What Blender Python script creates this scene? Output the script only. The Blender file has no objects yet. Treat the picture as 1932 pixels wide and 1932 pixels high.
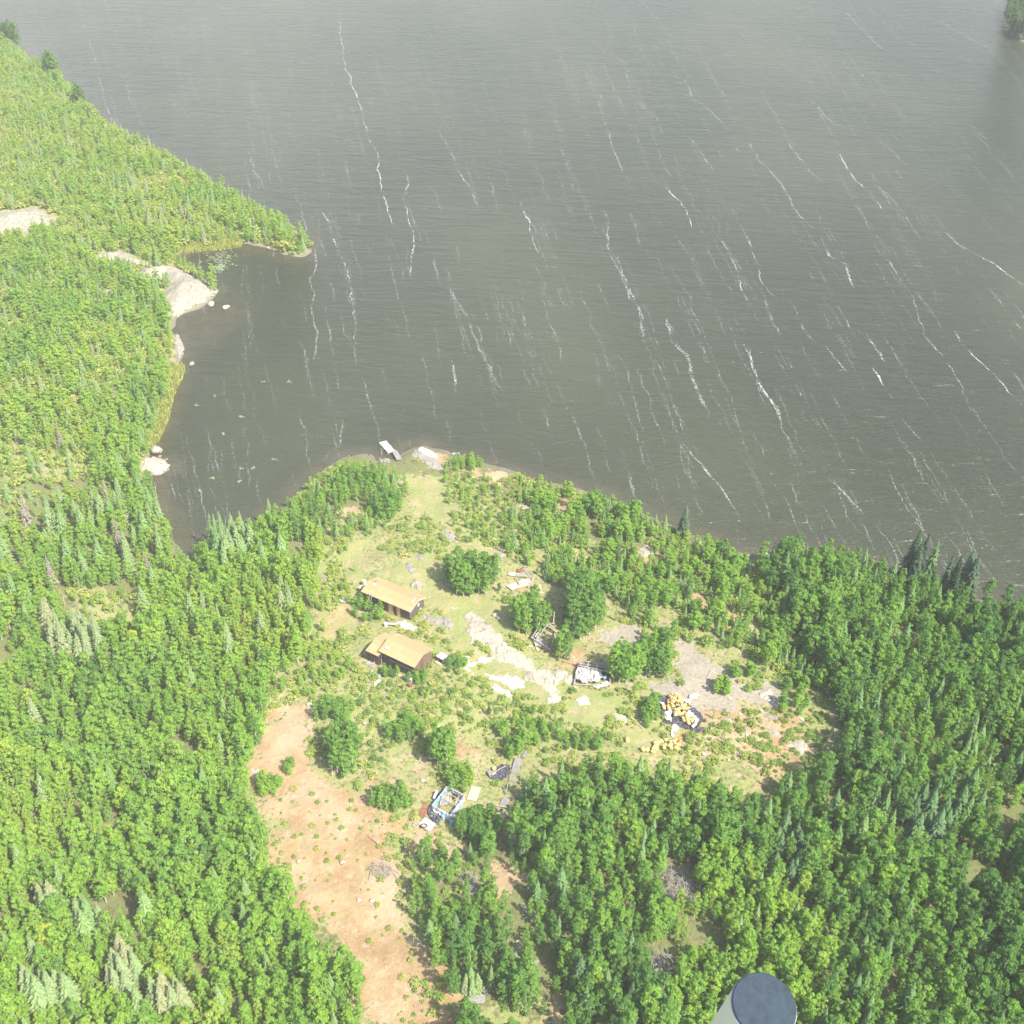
import bpy, bmesh, math, random
import numpy as np
from mathutils import Vector, Matrix, Quaternion
R = math.radians
random.seed(7)
rng = np.random.default_rng(11)
S = bpy.context.scene
COL = S.collection

# ------------------------------------------------------------------ camera, sky, sun, exposure
CAM_H, PITCH, ROLL, FOV = 115.0, 35.0, 1.6, 48.3
cd = bpy.data.cameras.new("camera"); cam = bpy.data.objects.new("camera", cd); COL.objects.link(cam)
cd.sensor_fit = 'HORIZONTAL'; cd.angle = R(FOV); cd.clip_start = 0.1; cd.clip_end = 20000
CROT = Matrix.Rotation(R(90 - PITCH), 3, 'X') @ Matrix.Rotation(R(ROLL), 3, 'Z')
cam.matrix_world = Matrix.Translation((0, 0, CAM_H)) @ CROT.to_4x4()
S.camera = cam
SUN_EL, SUN_AZ = 50.0, 132.0            # azimuth clockwise from +Y: behind the camera, to the right
world = bpy.data.worlds.new("World"); S.world = world; world.use_nodes = True
wn = world.node_tree.nodes; wl = world.node_tree.links
sky = wn.new('ShaderNodeTexSky'); sky.sky_type = 'NISHITA'; sky.sun_disc = False
sky.sun_elevation = R(SUN_EL); sky.sun_rotation = R(SUN_AZ); sky.dust_density = 2.5; sky.air_density = 1.0
wl.new(sky.outputs[0], wn['Background'].inputs[0]); wn['Background'].inputs[1].default_value = 0.13
sd_ = bpy.data.lights.new("sun", 'SUN'); sun = bpy.data.objects.new("sun", sd_); COL.objects.link(sun)
sd_.energy = 4.4; sd_.angle = R(0.6); sd_.color = (1.0, 0.93, 0.82)
to_sun = Vector((math.cos(R(SUN_EL)) * math.sin(R(SUN_AZ)), math.cos(R(SUN_EL)) * math.cos(R(SUN_AZ)), math.sin(R(SUN_EL))))
sun.rotation_euler = to_sun.to_track_quat('Z', 'Y').to_euler(); sun.location = (60, -60, 160)
S.view_settings.view_transform = 'Standard'; S.view_settings.look = 'None'
S.view_settings.exposure = 0.93; S.view_settings.gamma = 1.0; S.view_settings.use_curve_mapping = False
S.cycles.max_bounces = 6; S.cycles.transparent_max_bounces = 6
S.cycles.diffuse_bounces = 3; S.cycles.glossy_bounces = 2; S.cycles.transmission_bounces = 3

# ------------------------------------------------------------------ finding ground points
TH = math.tan(R(FOV / 2))
CR = np.array(CROT)
def ray(x, y):
    v = np.array([(x - 966) / 966 * TH, -(y - 966) / 966 * TH, -1.0])
    return CR @ v
def plane_pt(x, y, z=0.0):
    d = ray(x, y); t = (z - CAM_H) / d[2]
    return np.array([d[0] * t, d[1] * t, z])
def project(p):
    v = CR.T @ (np.asarray(p, float) - np.array([0, 0, CAM_H]))
    return 966 + v[0] / -v[2] / TH * 966, 966 - v[1] / -v[2] / TH * 966
def zo(x0, y0, w):
    """readings from an enlarged crop (source origin, source width) to picture units"""
    k = w / 1932.0
    return lambda x, y: ((x0 + x * k) / 1.26708, (y0 + y * k) / 1.26708)

def hash2(ix, iy, s):
    n = (ix.astype(np.int64) * 374761393 + iy.astype(np.int64) * 668265263 + s * 974711) & 0x7fffffff
    n = ((n ^ (n >> 13)) * 1274126177) & 0x7fffffff
    return ((n ^ (n >> 16)) & 0xffff) / 65535.0
def vnoise(x, y, s=0):
    x = np.asarray(x, float); y = np.asarray(y, float)
    ix = np.floor(x); iy = np.floor(y); fx = x - ix; fy = y - iy
    fx = fx * fx * (3 - 2 * fx); fy = fy * fy * (3 - 2 * fy)
    a = hash2(ix, iy, s); b = hash2(ix + 1, iy, s); c = hash2(ix, iy + 1, s); d = hash2(ix + 1, iy + 1, s)
    return (a + (b - a) * fx) * (1 - fy) + (c + (d - c) * fx) * fy
def fbm(x, y, s=0, o=4):
    r = 0; a = .5; n = 0
    for k in range(o):
        r = r + a * vnoise(np.asarray(x) * 2 ** k + 17.3 * k, np.asarray(y) * 2 ** k - 9.1 * k, s + k); n += a; a *= .5
    return r / n
def inside(px, py, poly):
    px = np.asarray(px, float); py = np.asarray(py, float); c = np.zeros(px.shape, bool)
    n = len(poly)
    for i in range(n):
        x1, y1 = poly[i][:2]; x2, y2 = poly[(i + 1) % n][:2]
        if y1 == y2: continue
        c ^= ((y1 > py) != (y2 > py)) & (px < (x2 - x1) * (py - y1) / (y2 - y1) + x1)
    return c
def sdist(px, py, poly):
    """signed distance, positive inside"""
    px = np.asarray(px, float); py = np.asarray(py, float); d = np.full(px.shape, 1e18)
    n = len(poly)
    for i in range(n):
        x1, y1 = poly[i][:2]; x2, y2 = poly[(i + 1) % n][:2]
        ex, ey = x2 - x1, y2 - y1; L = ex * ex + ey * ey + 1e-12
        t = np.clip(((px - x1) * ex + (py - y1) * ey) / L, 0, 1)
        d = np.minimum(d, (px - x1 - t * ex) ** 2 + (py - y1 - t * ey) ** 2)
    d = np.sqrt(d)
    return np.where(inside(px, py, poly), d, -d)
def sstep(a, b, x):
    t = np.clip((np.asarray(x, float) - a) / (b - a), 0, 1); return t * t * (3 - 2 * t)

SHORE = [(-260, -30), (-120, 10), (0, 68), (40, 92), (70, 120), (128, 158), (160, 200), (170, 215), (215, 250), (300, 290), (340, 315), (420, 362),
         (470, 392), (520, 420), (560, 436), (580, 455), (588, 474), (570, 486), (540, 482), (500, 466), (455, 459), (400, 468),
         (345, 474), (337, 486), (352, 503), (378, 523), (410, 547), (405, 560), (385, 577), (330, 601), (327, 622), (343, 648),
         (345, 668), (332, 690), (340, 700), (326, 735), (312, 775), (300, 815), (292, 840), (282, 862), (300, 868), (318, 872), (319, 886), (300, 896),
         (272, 898), (290, 920), (296, 945), (306, 968), (316, 995), (330, 1022), (346, 1050), (362, 1046), (390, 1030), (430, 1008), (455, 998), (500, 978),
         (540, 950), (575, 918), (612, 885), (650, 862), (690, 856), (715, 868), (745, 866), (770, 846), (800, 838), (850, 855),
         (900, 870), (960, 888), (1010, 903), (1080, 920), (1130, 932), (1200, 965), (1260, 988), (1330, 1022), (1375, 1035), (1410, 1046),
         (1412, 1058), (1440, 1044), (1500, 1034), (1600, 1052), (1680, 1078), (1750, 1102), (1850, 1132), (1932, 1158), (2100, 1205), (2300, 1255)]
shore_w = [tuple(plane_pt(x, y)[:2]) for x, y in SHORE]
shore_w += [(900, 40), (900, -400), (-900, -400), (-1500, 400), (-1500, shore_w[0][1])]
ISLE = [(2150, -40), (1960, -40), (1912, -18), (1897, 16), (1893, 42), (1905, 66), (1930, 82), (1990, 108), (2150, 150)]
isle_w = [tuple(plane_pt(x, y)[:2]) for x, y in ISLE]
def shore_d(x, y):
    return np.maximum(sdist(x, y, shore_w), sdist(x, y, isle_w))
def terrain(x, y, sd=None):
    x = np.asarray(x, float); y = np.asarray(y, float)
    if sd is None: sd = shore_d(x, y)
    s2 = sd + (fbm(x / 3.2, y / 3.2, 5, 3) - .5) * 1.6
    h = np.where(s2 < 2, np.maximum(s2 * .3, -3), .6 + 2.2 * (1 - np.exp(-np.maximum(s2 - 2, 0) / 30)))
    k = np.clip(s2 / 8, 0, 1)
    return h + k * ((fbm(x / 16, y / 16, 21, 3) - .5) * 1.8 + (fbm(x / 3, y / 3, 31, 3) - .5) * .45)
def tz(x, y): return float(terrain(np.array([x]), np.array([y]))[0])
def P(x, y, dz=0.0):
    """ground point under a picture reading (dz above the ground)"""
    z = 1.5 + dz
    for _ in range(4):
        p = plane_pt(x, y, z); z = tz(p[0], p[1]) + dz
    return Vector((p[0], p[1], z))
def G(poly, z=2.0):
    return [tuple(plane_pt(x, y, z)[:2]) for x, y in poly]

HAZE = .00024
# ------------------------------------------------------------------ object helpers
def tag(o, label=None, cat=None, group=None, kind=None):
    if label: o['label'] = label
    if cat: o['category'] = cat
    if group: o['group'] = group
    if kind: o['kind'] = kind
    return o
def empty(name, loc, rz=0.0):
    o = bpy.data.objects.new(name, None); COL.objects.link(o)
    o.location = loc; o.rotation_euler = (0, 0, rz); o.empty_display_size = .2
    return o
class MB:
    def __init__(s): s.v = []; s.f = []
    def box(s, c, size, rot=None):
        b = len(s.v); c = Vector(c); q = rot or Matrix.Identity(3)
        for dx in (-.5, .5):
            for dy in (-.5, .5):
                for dz in (-.5, .5):
                    s.v.append(c + q @ Vector((dx * size[0], dy * size[1], dz * size[2])))
        for f in ((0, 1, 3, 2), (4, 6, 7, 5), (0, 4, 5, 1), (2, 3, 7, 6), (0, 2, 6, 4), (1, 5, 7, 3)):
            s.f.append([b + i for i in f])
        return s
    def poly(s, pts, th):
        """flat prism: polygon of 3D points, thickened along its normal"""
        pts = [Vector(p) for p in pts]; n = (pts[1] - pts[0]).cross(pts[2] - pts[0]).normalized()
        b = len(s.v); k = len(pts)
        s.v += [p for p in pts] + [p - n * th for p in pts]
        s.f.append([b + i for i in range(k)]); s.f.append([b + k + i for i in reversed(range(k))])
        for i in range(k):
            j = (i + 1) % k; s.f.append([b + i, b + k + i, b + k + j, b + j])
        return s
    def tube(s, pts, r0, r1=None, n=6):
        pts = [Vector(p) for p in pts]; r1 = r0 if r1 is None else r1; b = len(s.v); m = len(pts)
        for i, p in enumerate(pts):
            d = (pts[min(i + 1, m - 1)] - pts[max(i - 1, 0)]).normalized()
            u = d.orthogonal().normalized(); w = d.cross(u)
            r = r0 + (r1 - r0) * i / max(1, m - 1)
            for k in range(n):
                a = 2 * math.pi * k / n; s.v.append(p + (u * math.cos(a) + w * math.sin(a)) * r)
        for i in range(m - 1):
            for k in range(n):
                k2 = (k + 1) % n
                s.f.append([b + i * n + k, b + i * n + k2, b + (i + 1) * n + k2, b + (i + 1) * n + k])
        s.f.append([b + k for k in reversed(range(n))]); s.f.append([b + (m - 1) * n + k for k in range(n)])
        return s
    def lathe(s, prof, n=20, c=(0, 0, 0), q=None):
        b = len(s.v); c = Vector(c); q = q or Matrix.Identity(3); m = len(prof)
        for r, z in prof:
            for k in range(n):
                a = 2 * math.pi * k / n; s.v.append(c + q @ Vector((r * math.cos(a), r * math.sin(a), z)))
        for i in range(m - 1):
            for k in range(n):
                k2 = (k + 1) % n
                s.f.append([b + i * n + k, b + i * n + k2, b + (i + 1) * n + k2, b + (i + 1) * n + k])
        s.f.append([b + k for k in reversed(range(n))]); s.f.append([b + (m - 1) * n + k for k in range(n)])
        return s
    def build(s, name, mat, parent=None, smooth=False):
        me = bpy.data.meshes.new(name); me.from_pydata([tuple(v) for v in s.v], [], s.f); me.update()
        me.materials.append(mat)
        if smooth: me.polygons.foreach_set('use_smooth', [True] * len(me.polygons))
        o = bpy.data.objects.new(name, me); COL.objects.link(o)
        if parent: o.parent = parent
        return o
def np_mesh(name, V, F, mats, smooth=False, mat_idx=None, fattr=None, vattr=None):
    me = bpy.data.meshes.new(name); V = np.asarray(V, np.float32); F = np.asarray(F, np.int32); k = F.shape[1]
    me.vertices.add(len(V)); me.vertices.foreach_set('co', V.ravel())
    me.loops.add(F.size); me.loops.foreach_set('vertex_index', F.ravel())
    me.polygons.add(len(F)); me.polygons.foreach_set('loop_start', np.arange(0, F.size, k, dtype=np.int32))
    me.polygons.foreach_set('loop_total', np.full(len(F), k, np.int32))
    me.polygons.foreach_set('use_smooth', np.full(len(F), smooth))
    for m in mats: me.materials.append(m)
    if mat_idx is not None: me.polygons.foreach_set('material_index', np.asarray(mat_idx, np.int32))
    me.update(calc_edges=True); me.validate()
    for nm, a in (fattr or {}).items():
        at = me.attributes.new(nm, 'FLOAT', 'FACE'); at.data.foreach_set('value', np.asarray(a, np.float32))
    for nm, a in (vattr or {}).items():
        at = me.attributes.new(nm, 'FLOAT', 'POINT'); at.data.foreach_set('value', np.asarray(a, np.float32))
    return me
def link(name, me, parent=None):
    o = bpy.data.objects.new(name, me); COL.objects.link(o)
    if parent: o.parent = parent
    return o

# ------------------------------------------------------------------ materials
class NT:
    def __init__(s, name):
        s.m = bpy.data.materials.new(name); s.m.use_nodes = True; s.t = s.m.node_tree; s.n = s.t.nodes; s.b = s.n['Principled BSDF']
        s.out = s.n['Material Output']
    def node(s, ty, **kw):
        n = s.n.new(ty)
        for k, v in kw.items(): setattr(n, k, v)
        return n
    def lk(s, a, b): s.t.links.new(a, b); return s
    def val(s, sock, v):
        if hasattr(v, 'is_linked') or isinstance(v, bpy.types.NodeSocket): s.t.links.new(v, sock)
        else: sock.default_value = v
    def math(s, op, a, b=0.0, c=0.0, clamp=False):
        n = s.n.new('ShaderNodeMath'); n.operation = op; n.use_clamp = clamp
        for i, v in enumerate((a, b, c)): s.val(n.inputs[i], v)
        return n.outputs[0]
    def mix(s, f, a, b, blend='MIX'):
        n = s.n.new('ShaderNodeMix'); n.data_type = 'RGBA'; n.blend_type = blend
        s.val(n.inputs[0], f)
        for i, v in ((6, a), (7, b)):
            if isinstance(v, tuple): v = (*v, 1) if len(v) == 3 else v
            s.val(n.inputs[i], v)
        return n.outputs[2]
    def noise(s, vec, scale, detail=3, rough=.55, dist=0):
        n = s.n.new('ShaderNodeTexNoise'); n.inputs['Scale'].default_value = scale; n.inputs['Detail'].default_value = detail
        n.inputs['Roughness'].default_value = rough; n.inputs['Distortion'].default_value = dist
        if vec is not None: s.lk(vec, n.inputs['Vector'])
        return n.outputs[0]
    def ramp(s, f, stops):
        n = s.n.new('ShaderNodeValToRGB'); e = n.color_ramp.elements
        while len(e) < len(stops): e.new(.5)
        for el, (p, c) in zip(e, stops): el.position = p; el.color = (*c, 1)
        s.lk(f, n.inputs[0]); return n.outputs[0]
    def mrange(s, v, a, b, c=0., d=1.):
        n = s.n.new('ShaderNodeMapRange'); n.interpolation_type = 'SMOOTHSTEP'
        for i, x in enumerate((v, a, b, c, d)): s.val(n.inputs[i], x)
        return n.outputs[0]
    def attr(s, name, ty='GEOMETRY'):
        n = s.n.new('ShaderNodeAttribute'); n.attribute_name = name; n.attribute_type = ty; return n.outputs['Fac']
    def pos(s): return s.n.new('ShaderNodeNewGeometry').outputs['Position']
    def obj(s): return s.n.new('ShaderNodeTexCoord').outputs['Object']
    def mapping(s, vec, scale=(1, 1, 1), rot=(0, 0, 0)):
        n = s.n.new('ShaderNodeMapping'); s.lk(vec, n.inputs[0]); n.inputs['Scale'].default_value = scale; n.inputs['Rotation'].default_value = rot
        return n.outputs[0]
    def bump(s, h, strength=.3, dist=.05):
        n = s.n.new('ShaderNodeBump'); n.inputs['Strength'].default_value = strength; n.inputs['Distance'].default_value = dist
        s.lk(h, n.inputs['Height']); s.lk(n.outputs[0], s.b.inputs['Normal'])
    def base(s, c, rough=.8, spec=.3):
        s.val(s.b.inputs['Base Color'], (*c, 1) if isinstance(c, tuple) else c)
        s.b.inputs['Roughness'].default_value = rough; s.b.inputs['Specular IOR Level'].default_value = spec
        return s.m
def mat_plain(name, c, rough=.75, var=.25, scale=3.0, spec=.3, bump=.2):
    t = NT(name); o = t.obj(); n = t.noise(o, scale, 4)
    d = tuple(x * (1 - var) for x in c); l = tuple(min(1, x * (1 + var)) for x in c)
    t.base(t.ramp(n, [(.3, d), (.7, l)]), rough, spec)
    if bump: t.bump(t.noise(o, scale * 4, 3), bump, .02)
    return t.m
def mat_boards(name, c, axis=0, width=.16, var=.35, rough=.85):
    t = NT(name); o = t.obj(); sp = t.node('ShaderNodeSeparateXYZ'); t.lk(o, sp.inputs[0])
    a = sp.outputs[axis]; q = t.math('DIVIDE', a, width); fl = t.math('FLOOR', q); fr = t.math('FRACT', q)
    wn_ = t.node('ShaderNodeTexWhiteNoise', noise_dimensions='1D'); t.lk(fl, wn_.inputs['W'])
    n = t.noise(t.mapping(o, tuple(1.5 if i != axis else 14 for i in range(3))), 1.6, 4)
    f = t.math('ADD', t.math('MULTIPLY', wn_.outputs[0], .55), t.math('MULTIPLY', n, .5))
    col = t.ramp(f, [(.15, tuple(x * (1 - var) for x in c)), (.85, tuple(min(1, x * (1 + var)) for x in c))])
    gap = t.math('MULTIPLY', t.math('GREATER_THAN', fr, .93), .75)
    t.base(t.mix(gap, col, tuple(x * .3 for x in c)), rough, .2)
    return t.m
def mat_leaf(name, stops, trans=.3, vmin=.82, vmax=1.14):
    t = NT(name); ti = t.attr('tint', 'INSTANCER'); fv = t.attr('var')
    col = t.ramp(t.math('ADD', ti, t.math('MULTIPLY', t.math('SUBTRACT', fv, .5), .22), clamp=True), stops)
    hs = t.node('ShaderNodeHueSaturation'); t.lk(col, hs.inputs['Color']); t.lk(t.mrange(fv, 0., 1., vmin, vmax), hs.inputs['Value'])
    c = hs.outputs[0]
    t.base(c, .6, .25)
    tr = t.node('ShaderNodeBsdfTranslucent'); t.lk(c, tr.inputs[0])
    mx = t.node('ShaderNodeMixShader'); mx.inputs[0].default_value = trans
    t.lk(t.b.outputs[0], mx.inputs[1]); t.lk(tr.outputs[0], mx.inputs[2]); t.lk(mx.outputs[0], t.out.inputs[0])
    return t.m
M = {}
M['birch_leaf'] = mat_leaf('birch_leaf', [(0, (.52, .54, .07)), (.2, (.38, .56, .075)), (.5, (.265, .48, .07)), (.8, (.135, .30, .06)), (1, (.085, .20, .05))], .5)
M['spruce_leaf'] = mat_leaf('spruce_needle', [(0, (.34, .34, .17)), (.22, (.27, .36, .165)), (.45, (.22, .37, .11)), (.65, (.15, .29, .10)), (.85, (.075, .135, .07)), (1, (.05, .085, .05))], .25)
M['shrub_leaf'] = mat_leaf('shrub_leaf', [(0, (.47, .47, .14)), (.3, (.37, .46, .10)), (.6, (.25, .38, .075)), (1, (.13, .24, .06))], .35)
M['dead_needle'] = mat_leaf('dead_needle', [(0, (.30, .25, .20)), (.5, (.26, .23, .19)), (1, (.20, .16, .13))], .1)
M['birch_bark'] = mat_plain('birch_bark', (.5, .47, .4), .85, .3, 6)
M['spruce_bark'] = mat_plain('spruce_bark', (.2, .16, .13), .9, .3, 6)
M['grey_wood'] = mat_plain('weathered_wood', (.33, .315, .29), .85, .3, 5)
M['pale_wood'] = mat_plain('pale_wood', (.52, .455, .35), .8, .2, 5)
M['ply'] = mat_plain('plywood', (.48, .43, .34), .75, .14, 2)
M['grey_ply'] = mat_plain('grey_board', (.27, .26, .25), .8, .25, 3)
M['white'] = mat_plain('white_plastic', (.55, .54, .52), .55, .1, 2, .4, .1)
M['white_cloth'] = mat_plain('white_cloth', (.52, .50, .46), .8, .25, 3, .3, .5)
M['black_tarp'] = mat_plain('black_tarp', (.055, .062, .075), .42, .5, 5, .5, .8)
M['blue_tarp'] = mat_plain('blue_tarp', (.20, .42, .62), .5, .35, 2.5, .4, .4)
M['pale_blue'] = mat_plain('faded_blue_plastic', (.46, .55, .63), .5, .15, 3, .4, .3)
M['rust'] = mat_boards('rusty_boards', (.26, .12, .068), 1, .3, .3)
M['yellow'] = mat_plain('yellow_sack', (.62, .45, .18), .6, .28, 4, .35, .3)
M['orange'] = mat_plain('orange_plastic', (.75, .26, .06), .6, .2, 3)
M['dark'] = mat_plain('dark_opening', (.035, .032, .03), .7, .3, 3)
M['wall'] = mat_boards('dark_board_wall', (.105, .085, .072), 0, .17, .45)
M['wall_brown'] = mat_boards('brown_board_wall', (.17, .12, .088), 1, .17, .4)
M['tan'] = mat_boards('tan_boards', (.58, .40, .21), 2, .18, .2)
M['glass'] = mat_plain('window_glass', (.06, .07, .08), .12, .2, 2, .6, 0)
M['cream'] = mat_plain('cream_paint', (.90, .87, .76), .35, .03, 1.5, .5, 0)
M['cap'] = mat_plain('blue_grey_rubber', (.050, .068, .088), .9, .16, 55, .08, .2)

def roof_mat():
    t = NT('roof_panels'); o = t.obj(); sp = t.node('ShaderNodeSeparateXYZ'); t.lk(o, sp.inputs[0])
    x, y = sp.outputs[0], sp.outputs[1]
    br = t.node('ShaderNodeTexBrick'); t.lk(o, br.inputs[0]); br.inputs['Scale'].default_value = 1.0
    br.inputs['Brick Width'].default_value = 2.44; br.inputs['Row Height'].default_value = 1.22; br.inputs['Mortar Size'].default_value = .02
    br.inputs['Color1'].default_value = (.43, .29, .145, 1); br.inputs['Color2'].default_value = (.475, .33, .172, 1); br.inputs['Mortar'].default_value = (.30, .20, .105, 1)
    n = t.noise(o, 1.3, 5); n2 = t.noise(o, 22, 3)
    c = t.mix(t.mrange(n, .35, .75, 0., .35), br.outputs[0], (.40, .25, .12))
    c = t.mix(t.mrange(n2, .3, .8, 0., .22), c, (.56, .42, .26))
    t.base(c, .8, .2); return t.m
M['roof'] = roof_mat()

def rock_mat(name, ca, cb, lichen=(.30, .29, .25)):
    t = NT(name); p = t.pos()
    n = t.noise(p, .55, 6, .65); n2 = t.noise(p, 2.6, 6, .7); n3 = t.noise(t.mapping(p, (1, .28, 1), (0, 0, .6)), 1.8, 5, .6, 1.2)
    c = t.ramp(n, [(.32, cb), (.62, ca)])
    c = t.mix(t.mrange(n2, .5, .72, 0., .55), c, lichen)
    c = t.mix(t.mrange(n3, .57, .64, 0., .85), c, tuple(x * .45 for x in cb))
    t.base(c, .9, .2); t.bump(n2, .7, .12); return t.m
M['rock_pale'] = rock_mat('pale_bedrock', (.48, .43, .34), (.32, .285, .23), (.185, .172, .145))
M['rock_grey'] = rock_mat('grey_bedrock', (.33, .305, .26), (.24, .22, .19), (.155, .148, .13))
M['rock_white'] = rock_mat('whitish_bedrock', (.60, .54, .43), (.48, .43, .34), (.38, .35, .29))
M['rock_dome'] = rock_mat('shore_bedrock', (.36, .335, .27), (.26, .24, .195), (.145, .14, .115))

# ------------------------------------------------------------------ ground, water
SOIL = [[(505, 1340), (585, 1335), (600, 1375), (575, 1420), (620, 1480), (690, 1500), (720, 1540), (800, 1532), (845, 1560), (835, 1600), (765, 1575),
         (745, 1610), (775, 1650), (768, 1710), (795, 1770), (835, 1835), (865, 1890), (860, 1990), (725, 1990), (690, 1885), (612, 1795), (598, 1740),
         (545, 1682), (508, 1640), (520, 1560), (498, 1500), (468, 1450), (500, 1390)],
        [(850, 1410), (890, 1385), (930, 1410), (935, 1450), (900, 1475), (870, 1450)],
        [(938, 1600), (965, 1605), (960, 1670), (940, 1680)],
        [(770, 940), (790, 925), (795, 945), (765, 972), (750, 975)],
        [(615, 1160), (650, 1130), (660, 1160), (630, 1215), (610, 1210)],
        [(945, 1090), (985, 1060), (1020, 1090), (1010, 1115), (960, 1112)],
        [(1000, 1240), (1060, 1195), (1080, 1260), (1050, 1275)],
        [(1075, 1215), (1110, 1230), (1090, 1290), (1060, 1270)],
        [(880, 1150), (905, 1130), (930, 1140), (910, 1165)],
        [(1320, 1335), (1400, 1322), (1470, 1300), (1530, 1365), (1560, 1410), (1525, 1440), (1440, 1465), (1360, 1440), (1300, 1420)],
        [(790, 850), (830, 845), (850, 865), (820, 880), (795, 870)], [(870, 868), (960, 886), (965, 900), (900, 890)],
        [(1055, 930), (1085, 930), (1070, 980), (1050, 965)], [(975, 950), (1000, 945), (1005, 965), (980, 970)],
        [(1185, 1030), (1230, 1035), (1225, 1055), (1190, 1048)], [(1310, 1120), (1400, 1165), (1395, 1180), (1310, 1140)],
        [(680, 1480), (800, 1450), (840, 1500), (800, 1530), (720, 1535)],
        [(1030, 1870), (1100, 1855), (1150, 1900), (1050, 1990), (960, 1990)], [(620, 950), (690, 945), (700, 968), (630, 972)]]
GRAVEL = [[(1110, 1195), (1150, 1168), (1200, 1180), (1235, 1240), (1225, 1290), (1180, 1260), (1130, 1225)],
          [(1275, 1215), (1330, 1225), (1365, 1262), (1405, 1305), (1375, 1340), (1320, 1330), (1290, 1300), (1275, 1260)],
          [(1200, 1290), (1280, 1290), (1290, 1320), (1240, 1315)],
          [(1400, 1310), (1470, 1290), (1480, 1330), (1420, 1345)]]
CLEAR = [(600, 1000), (745, 880), (860, 875), (1000, 950), (1330, 1090), (1480, 1180), (1570, 1310), (1600, 1400), (1560, 1480), (1210, 1490), (970, 1500), (930, 1620), (780, 1620), (700, 1520), (490, 1500), (480, 1300), (560, 1250), (600, 1090)]
EDGE = [(450, 1330), (620, 1320), (720, 1480), (900, 1520), (870, 1640), (800, 1700), (890, 1860), (910, 2000), (670, 2000), (560, 1740), (475, 1650), (440, 1450)]
FARL = [(-250, -60), (420, 350), (620, 430), (600, 500), (450, 460), (340, 480), (410, 550), (330, 620), (345, 680), (300, 900), (-250, 900)]
GRASS = [CLEAR, EDGE, FARL, [(745, 880), (860, 875), (850, 960), (960, 990), (960, 1050), (850, 1010), (830, 1110), (700, 1110), (690, 1080), (760, 1000), (775, 930)],
         [(600, 1020), (700, 1010), (720, 1060), (690, 1110), (640, 1220), (680, 1260), (690, 1320), (500, 1330), (500, 1290), (560, 1250), (595, 1180)],
         [(790, 1090), (960, 1130), (1020, 1250), (1250, 1340), (1300, 1400), (1200, 1410), (1020, 1400), (960, 1370), (800, 1350), (700, 1330), (790, 1260)],
         [(640, 1330), (900, 1320), (960, 1380), (900, 1400), (760, 1400), (620, 1380)],
         [(860, 1880), (1060, 1900), (1060, 2000), (850, 2000)], 
         [(130, 1090), (270, 1130), (260, 1190), (140, 1180)], [(330, 455), (456, 450), (456, 462), (335, 474)],
         [(310, 680), (345, 690), (330, 735), (300, 830), (270, 850)]]

def axis(lo, hi, a, b, st, g):
    c = list(np.arange(a, b + 1e-6, st)); s = st; x = c[-1]
    while x < hi: s = min(s * g, 400); x += s; c.append(x)
    s = st; x = a; pre = []
    while x > lo: s = min(s * g, 400); x -= s; pre.append(x)
    return np.array(pre[::-1] + c)
gx = axis(-3500, 3500, -75, 75, .45, 1.035); gy = axis(-400, 5000, 62, 215, .45, 1.03)
XX, YY = np.meshgrid(gx, gy); sdg = shore_d(XX.ravel(), YY.ravel()); X1, Y1 = XX.ravel(), YY.ravel()
ZZ = terrain(X1, Y1, sdg)
nz1 = (fbm(X1 / 2.2, Y1 / 2.2, 77, 4) - .5); nz2 = (fbm(X1 / 5, Y1 / 5, 177, 4) - .5)
nz3 = (fbm(X1 / .9, Y1 / .9, 277, 3) - .5)
def mask(polys, soft=1.2, amp=5.0, wt={}):
    r = np.zeros(len(X1))
    for ip, p in enumerate(polys):
        w = G(p); xs = [q[0] for q in w]; ys = [q[1] for q in w]
        sel = (X1 > min(xs) - 6) & (X1 < max(xs) + 6) & (Y1 > min(ys) - 6) & (Y1 < max(ys) + 6)
        if sel.any():
            d = sdist(X1[sel], Y1[sel], w) + nz1[sel] * amp + nz2[sel] * amp * 1.1 + nz3[sel] * amp * .5
            r[sel] = np.maximum(r[sel], sstep(-soft, soft, d) * wt.get(ip, 1.0))
    return r
soil = mask(SOIL, 2.6, 6, wt={9: .72, 4: .5, 3: .6, 8: .4, 6: .6, 5: .7, 17: .6, 18: .7, 16: .7, 1: .85}); gravel = mask(GRAVEL, .8, 4); grassm = mask(GRASS, 2.5, 6, {0: .62, 1: .62, 2: .7})
wet = 1 - sstep(.0, 1.6, sdg + nz1 * 1.5)
nX, nY = len(gx), len(gy)
idx = np.arange(nX * nY).reshape(nY, nX)
quads = np.stack([idx[:-1, :-1], idx[:-1, 1:], idx[1:, 1:], idx[1:, :-1]], -1).reshape(-1, 4)
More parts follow.
